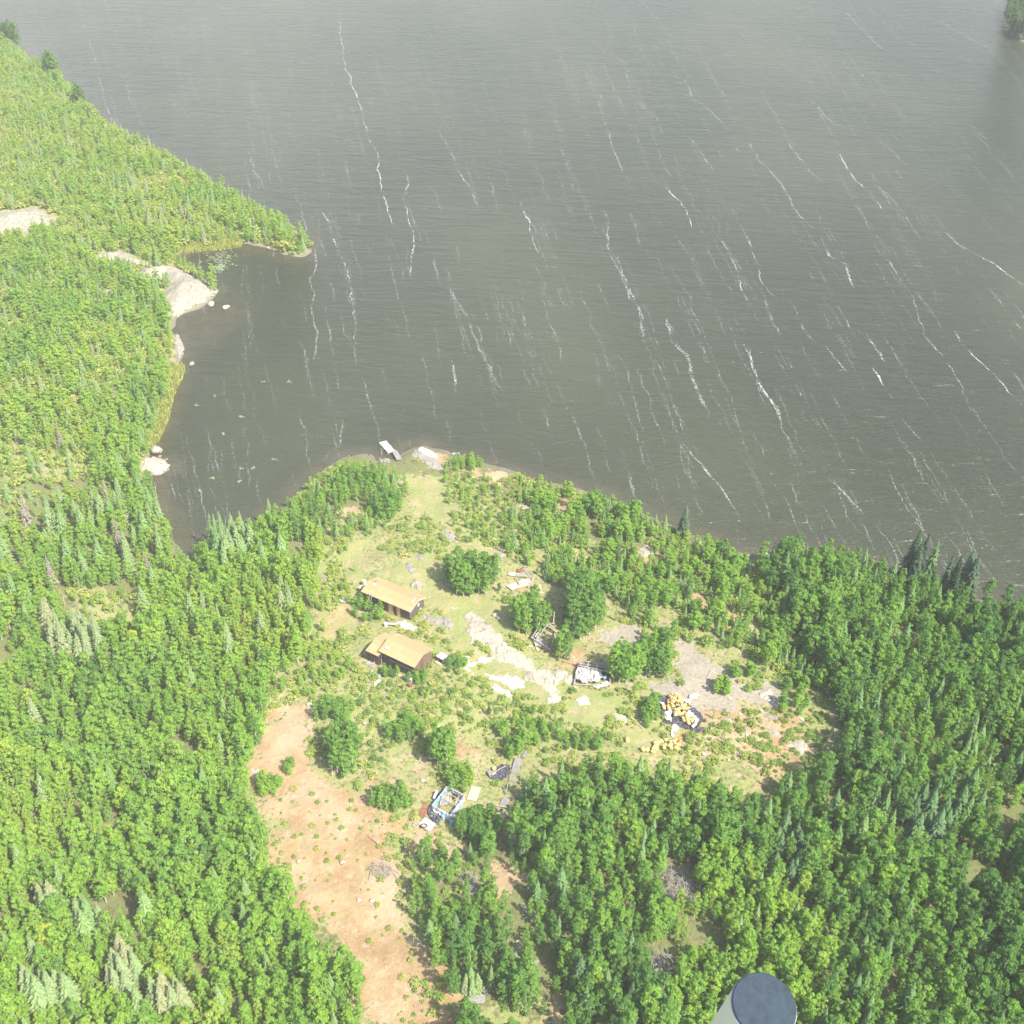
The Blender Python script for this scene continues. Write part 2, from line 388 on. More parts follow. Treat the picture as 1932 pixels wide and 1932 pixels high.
def ground_mat():
    t = NT('ground'); p = t.pos()
    a = t.noise(p, .35, 6, .6); b = t.noise(p, 1.7, 5, .6); c3 = t.noise(p, 7, 4, .6); d = t.noise(p, .12, 4)
    litter = t.ramp(b, [(.3, (.125, .115, .055)), (.52, (.19, .20, .085)), (.75, (.13, .20, .06))])
    green = t.ramp(a, [(.3, (.36, .33, .16)), (.5, (.29, .31, .115)), (.68, (.22, .29, .09))])
    green = t.mix(t.mrange(c3, .45, .7, 0., .55), green, (.15, .21, .065))
    green = t.mix(t.mrange(b, .50, .66, 0., .75), green, (.36, .285, .175)); green = t.mix(t.mrange(t.noise(p, .55, 5, .7), .54, .64, 0., .8), green, (.40, .325, .21))
    so = t.ramp(a, [(.25, (.29, .185, .088)), (.45, (.35, .238, .122)), (.62, (.39, .287, .157)), (.8, (.42, .335, .205))])
    so = t.mix(t.mrange(t.noise(p, .9, 6, .7), .52, .66, 0., .7), so, (.43, .36, .245)); so = t.mix(t.mrange(t.noise(p, .6, 6, .75, .5), .57, .66, 0., .75), so, (.27, .25, .11))
    so = t.mix(t.mrange(d, .45, .68, 0., .7), so, (.46, .375, .25)); so = t.mix(t.mrange(t.noise(p, 4.5, 2), .66, .72, 0., .8), so, (.52, .44, .33))
    so = t.mix(t.mrange(c3, .56, .7, 0., .5), so, (.24, .165, .10))
    so = t.mix(t.mrange(b, .62, .75, 0., .6), so, (.26, .26, .11))
    gr = t.ramp(b, [(.3, (.26, .235, .185)), (.6, (.36, .325, .255)), (.8, (.30, .235, .155))])
    rag = t.math('ADD', t.math('MULTIPLY', t.math('SUBTRACT', b, .5), 1.5), t.math('MULTIPLY', t.math('SUBTRACT', c3, .5), .9))
    def m(nm): return t.mrange(t.math('ADD', t.attr(nm), rag), .38, .62)
    col = t.mix(m('grass'), litter, green); col = t.mix(m('soil'), col, so); col = t.mix(m('gravel'), col, gr)
    col = t.mix(t.attr('wet'), col, t.mix(b, (.12, .105, .08), (.26, .235, .19)))
    t.base(col, .95, .1); t.bump(t.math('ADD', b, t.math('MULTIPLY', c3, .5)), .8, .22); return t.m
gme = np_mesh('ground', np.stack([X1, Y1, ZZ], -1), quads, [ground_mat()], True, vattr={'soil': soil, 'gravel': gravel, 'grass': grassm, 'wet': wet})
tag(link('ground', gme), kind='structure')

def water_mat():
    t = NT('lake_water'); p = t.pos(); sh = t.attr('shallow')
    big = t.noise(t.mapping(p, (1, .45, 1)), .014, 3, .5)
    deep = t.mix(t.mrange(big, .35, .7), (.033, .039, .018), (.058, .064, .033))
    n = t.noise(p, .25, 4)
    c = t.mix(t.math('MULTIPLY', sh, t.mrange(n, .25, .75, .35, 1.)), deep, (.10, .085, .05))
    t.base(c, .16, .5); t.b.inputs['IOR'].default_value = 1.4
    w1 = t.noise(t.mapping(p, (.28, 1.0, 1), (0, 0, .10)), .5, 3, .6, .6)
    w2 = t.noise(t.mapping(p, (.45, 1.0, 1), (0, 0, -.12)), 2.6, 3, .6, .4)
    w3 = t.noise(t.mapping(p, (.2, .8, 1), (0, 0, .05)), .22, 2, .5, .3)
    h = t.math('ADD', t.math('ADD', t.math('MULTIPLY', w1, 1.0), t.math('MULTIPLY', w2, .32)), t.math('MULTIPLY', w3, .9))
    t.bump(h, .9, .8); return t.m
sub = np.ix_(np.arange(0, nY, 2), np.arange(0, nX, 2)); iw = idx[sub]; wX, wY = XX[sub].ravel(), YY[sub].ravel()
i2 = np.arange(iw.size).reshape(iw.shape)
q2 = np.stack([i2[:-1, :-1], i2[:-1, 1:], i2[1:, 1:], i2[1:, :-1]], -1).reshape(-1, 4)
sdw = sdg.reshape(nY, nX)[sub].ravel()
bayw = G([(330, 600), (440, 560), (470, 590), (430, 620), (340, 680)], 0)
shal = np.maximum((1 - sstep(0, 5, -sdw)) * .8, .45 * sstep(-6, 3, sdist(wX, wY, bayw)))
wme = np_mesh('lake', np.stack([wX, wY, np.zeros(len(wX))], -1), q2, [water_mat()], True, vattr={'shallow': shal})
tag(link('lake_water', wme), kind='structure')

# foam streaks: wind rows of froth lying on the water
z7 = zo(1448, 0, 1000)
ST = [[(145, 0), (155, 40), (172, 90), (185, 130), (195, 180), (205, 215), (212, 232)],
      [(640, 40), (650, 120), (668, 170), (685, 220), (692, 255), (712, 290), (713, 330), (725, 370), (740, 420), (752, 435)],
      [(840, 500), (850, 540), (885, 610), (905, 660), (940, 720), (950, 740)], [(1165, 480), (1185, 540), (1212, 600), (1215, 640)],
      [(1260, 600), (1275, 650), (1300, 690), (1320, 740)], [(1410, 650), (1425, 700), (1440, 740), (1465, 770), (1480, 820), (1510, 870), (1520, 900)],
      [(600, 390), (625, 430), (640, 480), (660, 540), (668, 590), (672, 650)], [(590, 470), (597, 500), (588, 530), (590, 600), (600, 650), (590, 690)],
      [(470, 280), (480, 320), (500, 360)], [(1560, 900), (1650, 985)], [(1280, 830), (1330, 890), (1400, 975)], [(980, 380), (1000, 420), (1012, 480)],
      [(1030, 770), (1040, 830)], [(645, 790), (640, 840), (610, 870)], [(855, 680), (865, 740)], [(770, 330), (760, 380), (780, 440), (775, 520)],
      [(830, 250), (860, 310), (895, 370), (900, 400)], [(1095, 120), (1125, 180), (1150, 260), (1175, 330)], [(1190, 390), (1205, 440), (1210, 470)]]
for l in [[(0, 90), (20, 150), (10, 230), (80, 290), (100, 350), (120, 430), (180, 500), (235, 550), (265, 620)], [(130, 110), (160, 220), (200, 300), (220, 340)],
          [(160, 0), (290, 150), (310, 170)], [(360, 360), (400, 455), (460, 490), (540, 570), (590, 620), (620, 710)], [(380, 630), (430, 690), (500, 800)],
          [(570, 80), (620, 150), (710, 250), (780, 260), (810, 300), (920, 360), (970, 410)], [(940, 460), (1000, 520), (1080, 600)],
          [(1110, 60), (1230, 180), (1310, 255)], [(1210, 30), (1330, 150), (1430, 220)], [(1640, 360), (1770, 470)], [(830, 640), (870, 700), (910, 750), (990, 840)],
          [(660, 650), (700, 730), (760, 780), (830, 880), (900, 1000), (970, 1070)], [(1000, 1100), (1030, 1180), (1100, 1220), (1150, 1330)],
          [(270, 860), (350, 940), (390, 1010), (410, 1060)], [(0, 970), (20, 1190), (80, 1270), (110, 1380), (150, 1420), (180, 1580)],
          [(320, 1090), (420, 1240), (470, 1370), (530, 1490), (570, 1560)], [(270, 1470), (310, 1580), (380, 1640), (410, 1740), (440, 1840), (470, 1930)],
          [(620, 1570), (660, 1640), (700, 1750), (760, 1840), (815, 1930)],
          [(1270, 1170), (1340, 1250), (1410, 1360), (1450, 1450), (1480, 1560), (1590, 1700), (1640, 1780), (1690, 1900)], [(1230, 1040), (1280, 1120), (1330, 1190)],
          [(1240, 850), (1340, 930), (1460, 1110)], [(1060, 690), (1120, 790), (1210, 890), (1300, 980)], [(1260, 640), (1400, 770)],
          [(1560, 1070), (1650, 1140), (1790, 1220), (1930, 1320)], [(1500, 1350), (1540, 1400)], [(1780, 1330), (1870, 1460), (1930, 1530)],
          [(1610, 1520), (1690, 1640), (1780, 1720), (1850, 1800), (1920, 1880)], [(1020, 1590), (1080, 1670), (1130, 1750)], [(1230, 1700), (1280, 1780)],
          [(520, 1090), (580, 1180), (620, 1290), (650, 1390)], [(730, 1380), (760, 1480), (810, 1560)], [(850, 1380), (920, 1530), (960, 1590)],
          [(1070, 1410), (1110, 1480), (1160, 1560)], [(1200, 1540), (1290, 1680)], [(660, 1090), (690, 1190), (720, 1290), (780, 1370)],
          [(910, 10), (960, 60)], [(1530, 90), (1760, 220)], [(1700, 50), (1830, 180), (1930, 290)], [(1730, 620), (1850, 730)], [(1680, 570), (1770, 650)]]:
    ST.append([z7(*q) for q in l])
sx = [-100, 150, 450, 700, 1000, 1300, 1500, 1700, 1932, 2100]; sl = [.3, .28, .14, .24, .30, .42, .50, .62, .78, .9]
minor = []
for _ in range(720):
    x, y = random.uniform(-80, 2020), random.uniform(-20, 1080) ** 1.0
    L = random.uniform(40, 190); pts = []
    for k in range(int(L / 8)):
        pts.append((x, y)); s = np.interp(x, sx, sl) * (1.25 - .3 * y / 800); x += 8 * s + random.gauss(0, .9); y += 8
    minor.append(pts)
FV, FF, FW = [], [], []
def ribbon(pts, wmax, dens):
    w = [plane_pt(x, y)[:2] for x, y in pts]; L = [0]
    for a, b in zip(w, w[1:]): L.append(L[-1] + float(np.hypot(*(b - a))))
    n = max(3, int(L[-1] / .55)); s = np.linspace(0, L[-1], n)
    xs = np.interp(s, L, [a[0] for a in w]); ys = np.interp(s, L, [a[1] for a in w])
    sdd = random.randint(0, 9999)
    off = (fbm(s / 7, s * 0 + sdd, 3, 4) - .5) * 1.7 + (vnoise(s / 1.1, s * 0 + sdd, 9) - .5) * .3
    tx = np.gradient(xs); ty = np.gradient(ys); l = np.hypot(tx, ty) + 1e-9; nx, ny = -ty / l, tx / l
    env = np.minimum(1, np.minimum(np.arange(n), n - 1 - np.arange(n)) / 8)
    wd = wmax * env * (.25 + .75 * fbm(s / 5, s * 0 + sdd + 7, 5, 3) ** 1.6 * 1.6) + .03
    xs = xs + nx * off; ys = ys + ny * off
    ok = shore_d(xs, ys) < -.5
    b = len(FV)
    for i in range(n):
        FV.append((xs[i] - nx[i] * wd[i], ys[i] - ny[i] * wd[i], .015)); FV.append((xs[i] + nx[i] * wd[i], ys[i] + ny[i] * wd[i], .015))
    for i in range(n - 1):
        if ok[i] and ok[i + 1]: FF.append((b + 2 * i, b + 2 * i + 1, b + 2 * i + 3, b + 2 * i + 2)); FW.append(dens)
for l in ST: ribbon(l, random.choice((.14, .18, .22, .34)), random.choice((.35, .45, .55, .7, 1.0)))
for l in minor: ribbon(l, random.uniform(.06, .13), random.uniform(.2, .48))
def foam_mat():
    t = NT('foam'); p = t.pos(); n = t.noise(p, 1.6, 4, .65); n2 = t.noise(p, .16, 3); t.base((.80, .82, .80), .8, .2)
    a = t.math('MULTIPLY', t.mrange(n, .40, .60), t.math('MULTIPLY', t.mrange(n2, .36, .58, .12, 1.), t.attr('dens')))
    t.lk(t.math('MULTIPLY', a, .62, clamp=True), t.b.inputs['Alpha']); return t.m
fme = np_mesh('foam', FV, FF, [foam_mat()], False, fattr={'dens': FW})
tag(link('foam', fme), 'long broken white streaks of wind-blown foam on the lake', 'foam', kind='stuff')

# the air between the camera and the far shore
if HAZE:
    ho = MB().box((0, 2300, (CAM_H + 4 - 5) / 2), (8200, 6800, CAM_H + 4 + 5)).build('haze', bpy.data.materials.new('haze'))
    hm = ho.data.materials[0]; hm.use_nodes = True; hn = hm.node_tree.nodes; hn.remove(hn['Principled BSDF'])
    pv = hn.new('ShaderNodeVolumePrincipled'); pv.inputs['Color'].default_value = (.98, 1, .97, 1); pv.inputs['Density'].default_value = HAZE; pv.inputs['Anisotropy'].default_value = -.3
    hm.node_tree.links.new(pv.outputs[0], hn['Material Output'].inputs['Volume']); ho['kind'] = 'stuff'

# ------------------------------------------------------------------ bedrock outcrops (domed sheets with ragged outlines)
def outcrop(name, poly_d, mat, dome=.25, res=.14, amp=.9, z=2.0, rough=.12, fall=1.6, lift=.06):
    w = [tuple(P(x, y)[:2]) for x, y in poly_d]; xs = [q[0] for q in w]; ys = [q[1] for q in w]
    a = np.arange(min(xs) - .8, max(xs) + .8, res); b = np.arange(min(ys) - .8, max(ys) + .8, res)
    A, B = np.meshgrid(a, b); A1, B1 = A.ravel(), B.ravel()
    d = sdist(A1, B1, w) + (fbm(A1 / 1.1, B1 / 1.1, 41, 3) - .5) * amp + (fbm(A1 / .35, B1 / .35, 43, 2) - .5) * .7 + .05
    h = terrain(A1, B1) + lift + dome * (1 - np.exp(-np.maximum(d, 0) / fall)) + (fbm(A1 / .9, B1 / .9, 51, 4) - .5) * rough * np.clip(d / .6, 0, 1) - np.clip(-d, 0, .4) * 1.2 - (d < .12) * .06
    ok = (d > -res * 1.3).reshape(A.shape)
    ii = np.arange(A.size).reshape(A.shape); q = np.stack([ii[:-1, :-1], ii[:-1, 1:], ii[1:, 1:], ii[1:, :-1]], -1)
    keep = ok[:-1, :-1] & ok[:-1, 1:] & ok[1:, 1:] & ok[1:, :-1]
    F = q[keep]; u, inv = np.unique(F, return_inverse=True)
    V = np.stack([A1[u], B1[u], h[u]], -1); c = V.mean(0); c[2] = V[:, 2].min()
    o = link(name, np_mesh(name, V - c, inv.reshape(F.shape), [mat], True)); o.location = c
    return o
zr = zo(1050, 1400, 600); zl = zo(0, 0, 800); zh = zo(800, 1350, 300)
def mp(f, l): return [f(*q) for q in l]
OUT = [
 (mp(zr, [(190, 240), (230, 190), (300, 240), (400, 310), (480, 400), (500, 455), (640, 520), (720, 570), (740, 660), (700, 680), (640, 640), (560, 610), (480, 600), (410, 560), (400, 510), (330, 450), (240, 445), (250, 390), (215, 350), (240, 290)]),
  'rock_pale', 'long pale bedrock slab with cracks running from the cabins down the clearing', .3),
 (mp(zr, [(620, 690), (700, 650), (780, 640), (840, 650), (860, 690), (900, 640), (960, 650), (1030, 700), (1040, 780), (990, 760), (930, 720), (900, 780), (920, 860), (900, 900), (840, 900), (850, 850), (800, 790), (720, 750), (640, 720)]),
  'rock_pale', 'lobed pale bedrock slab beside the collapsed shed heaped with white debris', .25),
 (mp(zr, [(330, 670), (420, 690), (500, 690), (530, 660), (545, 710), (600, 700), (680, 745), (640, 775), (600, 760), (560, 800), (500, 760), (430, 730)]),
  'rock_white', 'jagged almost white rock patch in the grass below the long slab', .15),
 (mp(zr, [(400, 790), (430, 755), (520, 810), (565, 840), (565, 885), (520, 860), (470, 840)]), 'rock_white', 'small pale rock strip just below the jagged white rock patch', .15),
 (mp(zr, [(180, 545), (225, 540), (240, 590), (330, 545), (400, 555), (415, 580), (350, 600), (290, 590), (270, 630), (230, 630), (280, 680), (260, 695), (195, 640)]),
  'rock_white', 'branching thin pale rock patch in grass right of the white storage box', .15),
 (mp(zr, [(1060, 870), (1120, 840), (1170, 910), (1130, 915), (1100, 940), (1060, 900)]), 'rock_white', 'small pale rock wedge in grass below the white debris shed', .15),
 (mp(zr, [(1310, 1000), (1350, 970), (1420, 1000), (1460, 1060), (1400, 1050), (1330, 1020)]), 'rock_pale', 'pale rock patch in grass left of the yellow sack heap', .15),
 (mp(zh, [(1340, 800), (1460, 780), (1600, 820), (1750, 830), (1820, 930), (1760, 990), (1640, 960), (1540, 900), (1430, 870)]), 'rock_grey', 'grey lichen-covered rock at the right of the upper cabin gable', .3),
 (mp(zh, [(970, 890), (1080, 860), (1180, 900), (1260, 950), (1240, 1020), (1180, 1030), (1100, 980), (1000, 950)]), 'rock_white', 'smooth white rock slab between the two brown cabins', .4),
 (mp(zl, [(770, 1620), (800, 1570), (900, 1550), (1000, 1540), (1100, 1590), (1180, 1640), (1255, 1680), (1200, 1740), (1080, 1800), (990, 1838), (960, 1780), (940, 1700), (990, 1640), (930, 1600), (860, 1650)]), 'rock_dome', 'big pale rock dome sloping into the small bay', 3.2),
 (mp(zl, [(480, 1500), (580, 1470), (700, 1440), (750, 1480), (860, 1510), (850, 1530), (740, 1520), (640, 1500)]), 'rock_dome', 'pale rock ridge among low trees above the big shore dome', 2.2),
 (mp(zl, [(-60, 1250), (100, 1220), (230, 1210), (300, 1260), (390, 1280), (340, 1310), (200, 1310), (180, 1360), (100, 1340), (-60, 1345)]), 'rock_dome', 'pale bald rock knoll at the left edge of the far woods', 3.0),
 (mp(zl, [(590, 1670), (640, 1660), (670, 1690), (640, 1720), (600, 1700)]), 'rock_dome', 'small pale rock knob in trees left of the shore dome', 2.0),
 (mp(zl, [(110, 1075), (180, 1065), (190, 1105), (130, 1115)]), 'rock_dome', 'little pale rock bald near the upper left edge', 2.2),
 ([(325, 640), (334, 628), (345, 650), (347, 668), (338, 676), (330, 662)], 'rock_grey', 'grey shore rock at the foot of the wooded left bank', .8),
 ([(270, 866), (290, 862), (312, 868), (320, 882), (300, 895), (276, 893), (266, 880)], 'rock_pale', 'stony pale spit jutting into the bay from the left bank', .7),
 (mp(zo(300, 850, 500), [(960, 1590), (1020, 1575), (1090, 1590), (1115, 1625), (1060, 1650), (980, 1640)]), 'rock_pale', 'white rock at the water on the near bank of the bay', .8),
 (mp(zo(750, 1000, 500), [(920, 280), (1000, 290), (1060, 330), (1170, 420), (1190, 470), (1090, 460), (1000, 390), (920, 350)]), 'rock_grey', 'flat greyish rock under the overturned white boat', .15),
 (mp(zo(750, 1000, 500), [(580, 350), (640, 330), (710, 360), (690, 410), (600, 400)]), 'rock_grey', 'grey shore rock left of the dock gangway', .4),
 (mp(zo(750, 1000, 500), [(1170, 1090), (1230, 1030), (1310, 1090), (1320, 1150), (1250, 1130)]), 'rock_grey', 'grey triangular rock in scrub beside the grassy path', .3),
 (mp(zo(750, 1000, 500), [(960, 1250), (1010, 1250), (1020, 1290), (985, 1310), (955, 1290)]), 'rock_grey', 'small round grey rock, upper of two above the cabins', .3),
 (mp(zo(750, 1000, 500), [(865, 1340), (920, 1330), (945, 1400), (900, 1450), (865, 1420)]), 'rock_grey', 'mottled grey rock, lower of two just above the upper cabin', .35),
 (mp(zo(750, 1000, 500), [(890, 1530), (940, 1500), (1000, 1510), (1000, 1590), (940, 1600)]), 'rock_grey', 'big grey rock behind the right end of the upper cabin', 1.0),
 (mp(zo(750, 1000, 500), [(55, 1470), (90, 1450), (150, 1490), (110, 1515)]), 'rock_grey', 'low pale grey rock in scrub left of the upper cabin', .3),
 (mp(zo(750, 1000, 500), [(20, 1300), (70, 1270), (95, 1300), (50, 1330)]), 'rock_pale', 'small white rock in scrub on the left of the meadow', .3),
 (mp(zo(750, 1000, 500), [(1650, 1240), (1700, 1225), (1770, 1255), (1740, 1300), (1690, 1300)]), 'rock_grey', 'grey rock just above the pile of plywood sheets', .4),
 (mp(zo(1100, 1050, 700), [(1180, 730), (1230, 700), (1285, 740), (1260, 775), (1200, 770)]), 'rock_pale', 'pale bare rock among young trees near the right shore', .3),
 (mp(zo(1100, 1050, 700), [(380, 440), (430, 430), (490, 450), (470, 470), (410, 465)]), 'rock_pale', 'small pale rock in scrub right of the grassy path', .2),
 (mp(zo(1450, 1600, 550), [(1520, 620), (1620, 585), (1690, 620), (1700, 680), (1640, 720), (1570, 670)]), 'rock_pale', 'pale bare rock at the far right end of the clearing', .3),
 (mp(zo(1450, 1600, 550), [(1290, 370), (1350, 365), (1440, 410), (1430, 430), (1360, 410)]), 'rock_grey', 'narrow grey slab lying in dry grass right of the sack heap', .15),
 (mp(zo(1450, 1600, 550), [(1260, 215), (1380, 160), (1390, 250), (1430, 300), (1350, 270)]), 'rock_pale', 'forked pale rock at the forest edge right of the clearing', .2),
 (mp(zo(1450, 1600, 550), [(1000, 420), (1040, 420), (1070, 475), (1020, 490)]), 'rock_grey', 'grey square-cut slab in dry grass nearest the black tarpaulin', .12),
 (mp(zo(1450, 1600, 550), [(1360, 500), (1420, 510), (1460, 560), (1400, 555)]), 'rock_grey', 'broken grey slab below the narrow grey one', .12),
 (mp(zo(560, 1640, 600), [(95, 620), (180, 640), (310, 740), (250, 760), (150, 710)]), 'rock_pale', 'pale rock at the forest edge left of the bare orange ground', .25),
 (mp(zo(1050, 1950, 600), [(560, 1000), (640, 970), (655, 1050), (600, 1100), (555, 1070)]), 'rock_grey', 'grey rock in a gap between trees at the bottom', .3),
 (mp(zo(1050, 1950, 600), [(640, 680), (730, 740), (800, 780), (740, 800), (660, 740)]), 'rock_grey', 'flat grey rock in shade between trees below the pallets', .2),
 (mp(zo(1050, 1950, 600), [(670, 1100), (740, 1120), (730, 1180), (680, 1170)]), 'rock_grey', 'low grey rock just right of the bottom tree gap', .2),
 ([(1405, 1048), (1420, 1040), (1448, 1038), (1445, 1046), (1420, 1052), (1408, 1060)], 'rock_pale', 'white rocky ledge at the little inlet on the right shore', .4),
]
for pl, mt, lb, dm in OUT:
    far = dm > 1.9
    tag(outcrop('rock_outcrop', pl, M[mt], dm, .45 if far else .13, 1.6 if far else .9, rough=.5 if far else .14, fall=5 if far else 1.2), lb, 'rock')

# boulders
def boulder_mesh(seed, mat, sq=.65):
    bm = bmesh.new(); bmesh.ops.create_icosphere(bm, subdivisions=3, radius=.5)
    for v in bm.verts:
        n = v.co.normalized(); k = 1 + (float(fbm(n.x * 2.1 + seed, n.y * 2.1 + n.z * 1.7, seed, 3)) - .5) * .7
        v.co = Vector((n.x * k * .5, n.y * k * .42, n.z * k * .5 * sq))
    me = bpy.data.meshes.new('boulder'); bm.to_mesh(me); bm.free(); me.materials.append(mat)
    for p in me.polygons: p.use_smooth = True
    return me
BM = [boulder_mesh(s, M[m]) for s, m in ((1, 'rock_pale'), (2, 'rock_grey'), (3, 'rock_dome'))]
def boulder(pd, size, k, label, group=None, z=None):
    o = link('boulder', BM[k]); p = P(*pd); o.location = (p.x, p.y, (p.z if z is None else z) + size * .12); o.scale = (size,) * 3
    o.rotation_euler = (random.uniform(-.2, .2), random.uniform(-.2, .2), random.uniform(0, 6)); tag(o, label, 'boulder', group)
zb = zo(300, 450, 500)
boulder(zb(795, 1100), 1.7, 0, 'white boulder standing in the water off the big rock dome', z=.1)
boulder(zb(935, 1168), 1.6, 0, 'pale boulder in open water, largest of a tight pair', z=0)
boulder(zb(955, 1158), 1.0, 1, 'small grey boulder touching the pale one in open water', z=0)
boulder(zb(617, 1663), 1.3, 1, 'lone grey boulder in the bay off the marsh grass', z=0)
boulder(zo(300, 850, 500)(290, 910), 2.3, 0, 'rounded white boulder at the top end of the stony spit', z=.3)
for q in [(190, 960), (230, 1000), (260, 950), (300, 1060), (340, 990), (380, 965), (395, 1020), (360, 1060), (250, 1080), (320, 940), (210, 1050), (280, 1010), (330, 1030), (160, 1000)]:
    boulder(zo(300, 850, 500)(*q), random.uniform(.7, 1.3), random.choice((0, 0, 2)), 'fist-like pale stone on the stony spit in the bay', 'stones on the stony spit')
for q in [(740, 1050), (660, 1085), (560, 1140), (480, 1190), (800, 1000)]:
    boulder(zb(*q), random.uniform(.7, 1.2), 2, 'weathered stone at the waterline of the big rock dome', 'stones at the foot of the rock dome')
for q in [(1520, 605), (1570, 615), (1660, 600), (1620, 310), (1320, 570)]:
    boulder(zb(*q), random.uniform(.8, 1.5), 2, 'pale stone on the wooded point, at the waterline', 'stones round the wooded point')
for q, lb in [((580, 145), 'white boulder at the top of the orange clearing'), ((495, 1350), 'small white stone below the round bush on bare ground'), ((835, 1360), 'elongated pale stone in the middle of the bare ground'),
              ((960, 1650), 'pale stone on bare soil, bigger of a pair'), ((1060, 1655), 'pale stone on bare soil, smaller of a pair'), ((1450, 730), 'pale stone in scrub above the blue tarpaulin shelter'), ((1000, 285), 'white stone between bushes above the clearing')]:
    boulder(zo(560, 1640, 600)(*q), random.uniform(.5, .8), 0, lb)
for q, lb in [((430, 230), 'pinkish boulder in grass above the long slab, left of a pair'), ((455, 250), 'pinkish boulder in grass above the long slab, right of a pair')]:
    boulder(zr(*q), .9, 0, lb)

# ------------------------------------------------------------------ trees
def leaf_quads(C, N, size, asp=1.0, tilt=.6):
    """one leaf clump (kite of 4 vertices) per centre C facing roughly N"""
    n = len(C); N = N + rng.normal(0, tilt, (n, 3)); N /= np.linalg.norm(N, axis=1)[:, None] + 1e-9
    t = np.cross(N, rng.normal(0, 1, (n, 3))); t /= np.linalg.norm(t, axis=1)[:, None] + 1e-9
    b = np.cross(N, t); s = (size * rng.uniform(.6, 1.25, n))[:, None]
    V = np.stack([C - t * s, C - b * s * .55 * asp + N * s * .12, C + t * s * .9, C + b * s * .6 * asp + N * s * .12], 1).reshape(-1, 3)
    return V, np.arange(4 * n).reshape(n, 4)
def birch_parts(seed, h=5.0, rad=1.0, lobes=20, per=30, lean=.15, low=.22):
    rr = np.random.default_rng(seed); Cs, Ns = [], []
    for k in range(lobes):
        u = (k + .5) / lobes; z = h * (low + (1 - low) * (u ** .9) * .94)
        prof = rad * (math.sin(math.pi * min(1, (u * .86 + .12))) ** .7) * .82
        a = k * 2.4 + rr.uniform(-.5, .5); r = prof * rr.uniform(.45, .9)
        c = np.array([r * math.cos(a) + lean * u * rr.normal(0, .6), r * math.sin(a), z + rr.normal(0, .12)])
        lr = rad * rr.uniform(.28, .46) * (1.1 - .35 * u)
        d = rr.normal(0, 1, (per, 3)); d /= np.linalg.norm(d, axis=1)[:, None]; d[:, 2] = np.abs(d[:, 2]) * .8 + d[:, 2] * .2
        q = c + d * lr * rr.uniform(.55, 1.1, (per, 1)) * np.array([1, 1, 1.15])
        Cs.append(q); Ns.append(d * .7 + np.array([c[0], c[1], .55]) * .8)
    C, N = np.concatenate(Cs), np.concatenate(Ns)
    V, F = leaf_quads(C, N, .165 * rad ** .5 * (h / 5) ** .4)
    mb = MB(); mb.tube([(0, 0, -.3), (.04, 0, h * .35), (lean * .3, .03, h * .88)], .075, .02, 5)
    for k in range(5):
        a = k * 2.4; z = h * (.25 + .09 * k); L = rad * .5 * (1 - .08 * k)
        mb.tube([(.04, 0, z), (L * .6 * math.cos(a), L * .6 * math.sin(a), z + L * .6), (L * math.cos(a), L * math.sin(a), z + L * .9)], .028, .01, 4)
    return V, F, mb
def spruce_parts(seed, h=6.0, rad=1.0, whorls=20, gappy=.1, droop=.45):
    rr = np.random.default_rng(seed); V = []; F = []
    for k in range(whorls):
        u = k / (whorls - 1); z = h * (.08 + .9 * u); L0 = rad * (1 - u) ** .85 + .07
        nb = int(12 - 5 * u)
        for j in range(nb):
            if rr.random() < gappy: continue
            a = 2 * math.pi * (j + .5 * (k % 2)) / nb + rr.uniform(-.25, .25); L = L0 * rr.uniform(.65, 1.15)
            d = np.array([math.cos(a), math.sin(a), 0]); s = np.array([-d[1], d[0], 0]); w = (.12 + .12 * L)
            dz = -L * droop * rr.uniform(.5, 1.3); b = len(V)
            p0 = np.array([0, 0, z]); p1 = p0 + d * L * .55 + np.array([0, 0, dz * .4 + .04]); p2 = p0 + d * L + np.array([0, 0, dz])
            V += [p0 + s * .03, p0 - s * .03, p1 - s * w + [0, 0, -.09], p1 + s * w + [0, 0, -.09], p1 + [0, 0, .07], p2]
            F += [(b, b + 1, b + 2, b + 4), (b, b + 4, b + 3, b), (b + 4, b + 2, b + 5, b + 4), (b + 3, b + 4, b + 5, b + 3)]
    b = len(V)
    V += [np.array(q) for q in ((.07, 0, h * .93), (-.04, .06, h * .93), (-.04, -.06, h * .93), (0, 0, h * 1.03))]
    tri = [(b, b + 1, b + 3), (b + 1, b + 2, b + 3), (b + 2, b, b + 3)]
    T = []
    for f in F:
        g = []
        for i in f:
            if i not in g: g.append(i)
        if len(g) == 4: T += [(g[0], g[1], g[2]), (g[0], g[2], g[3])]
        else: T.append(tuple(g))
    mb = MB().tube([(0, 0, -.3), (0, 0, h * .5), (0, 0, h * .97)], .11, .015, 5)
    return np.array(V), np.array(T + tri), mb
def shrub_parts(seed, h=1.0, rad=.8, lobes=9, per=14):
    rr = np.random.default_rng(seed); Cs, Ns = [], []
    for k in range(lobes):
        a = k * 2.4; r = rad * .62 * math.sqrt(k / lobes) * rr.uniform(.7, 1.2); c = np.array([r * math.cos(a), r * math.sin(a), h * (.62 - .3 * r / rad) * rr.uniform(.75, 1.15)])
        d = rr.normal(0, 1, (per, 3)); d /= np.linalg.norm(d, axis=1)[:, None]
        Cs.append(c + d * rad * .33 * np.array([1, 1, .9]) * rr.uniform(.5, 1.1, (per, 1))); Ns.append(d * .6 + np.array([c[0] * .6, c[1] * .6, .8]))
    return leaf_quads(np.maximum(np.concatenate(Cs), [-9, -9, .04]), np.concatenate(Ns), .15)
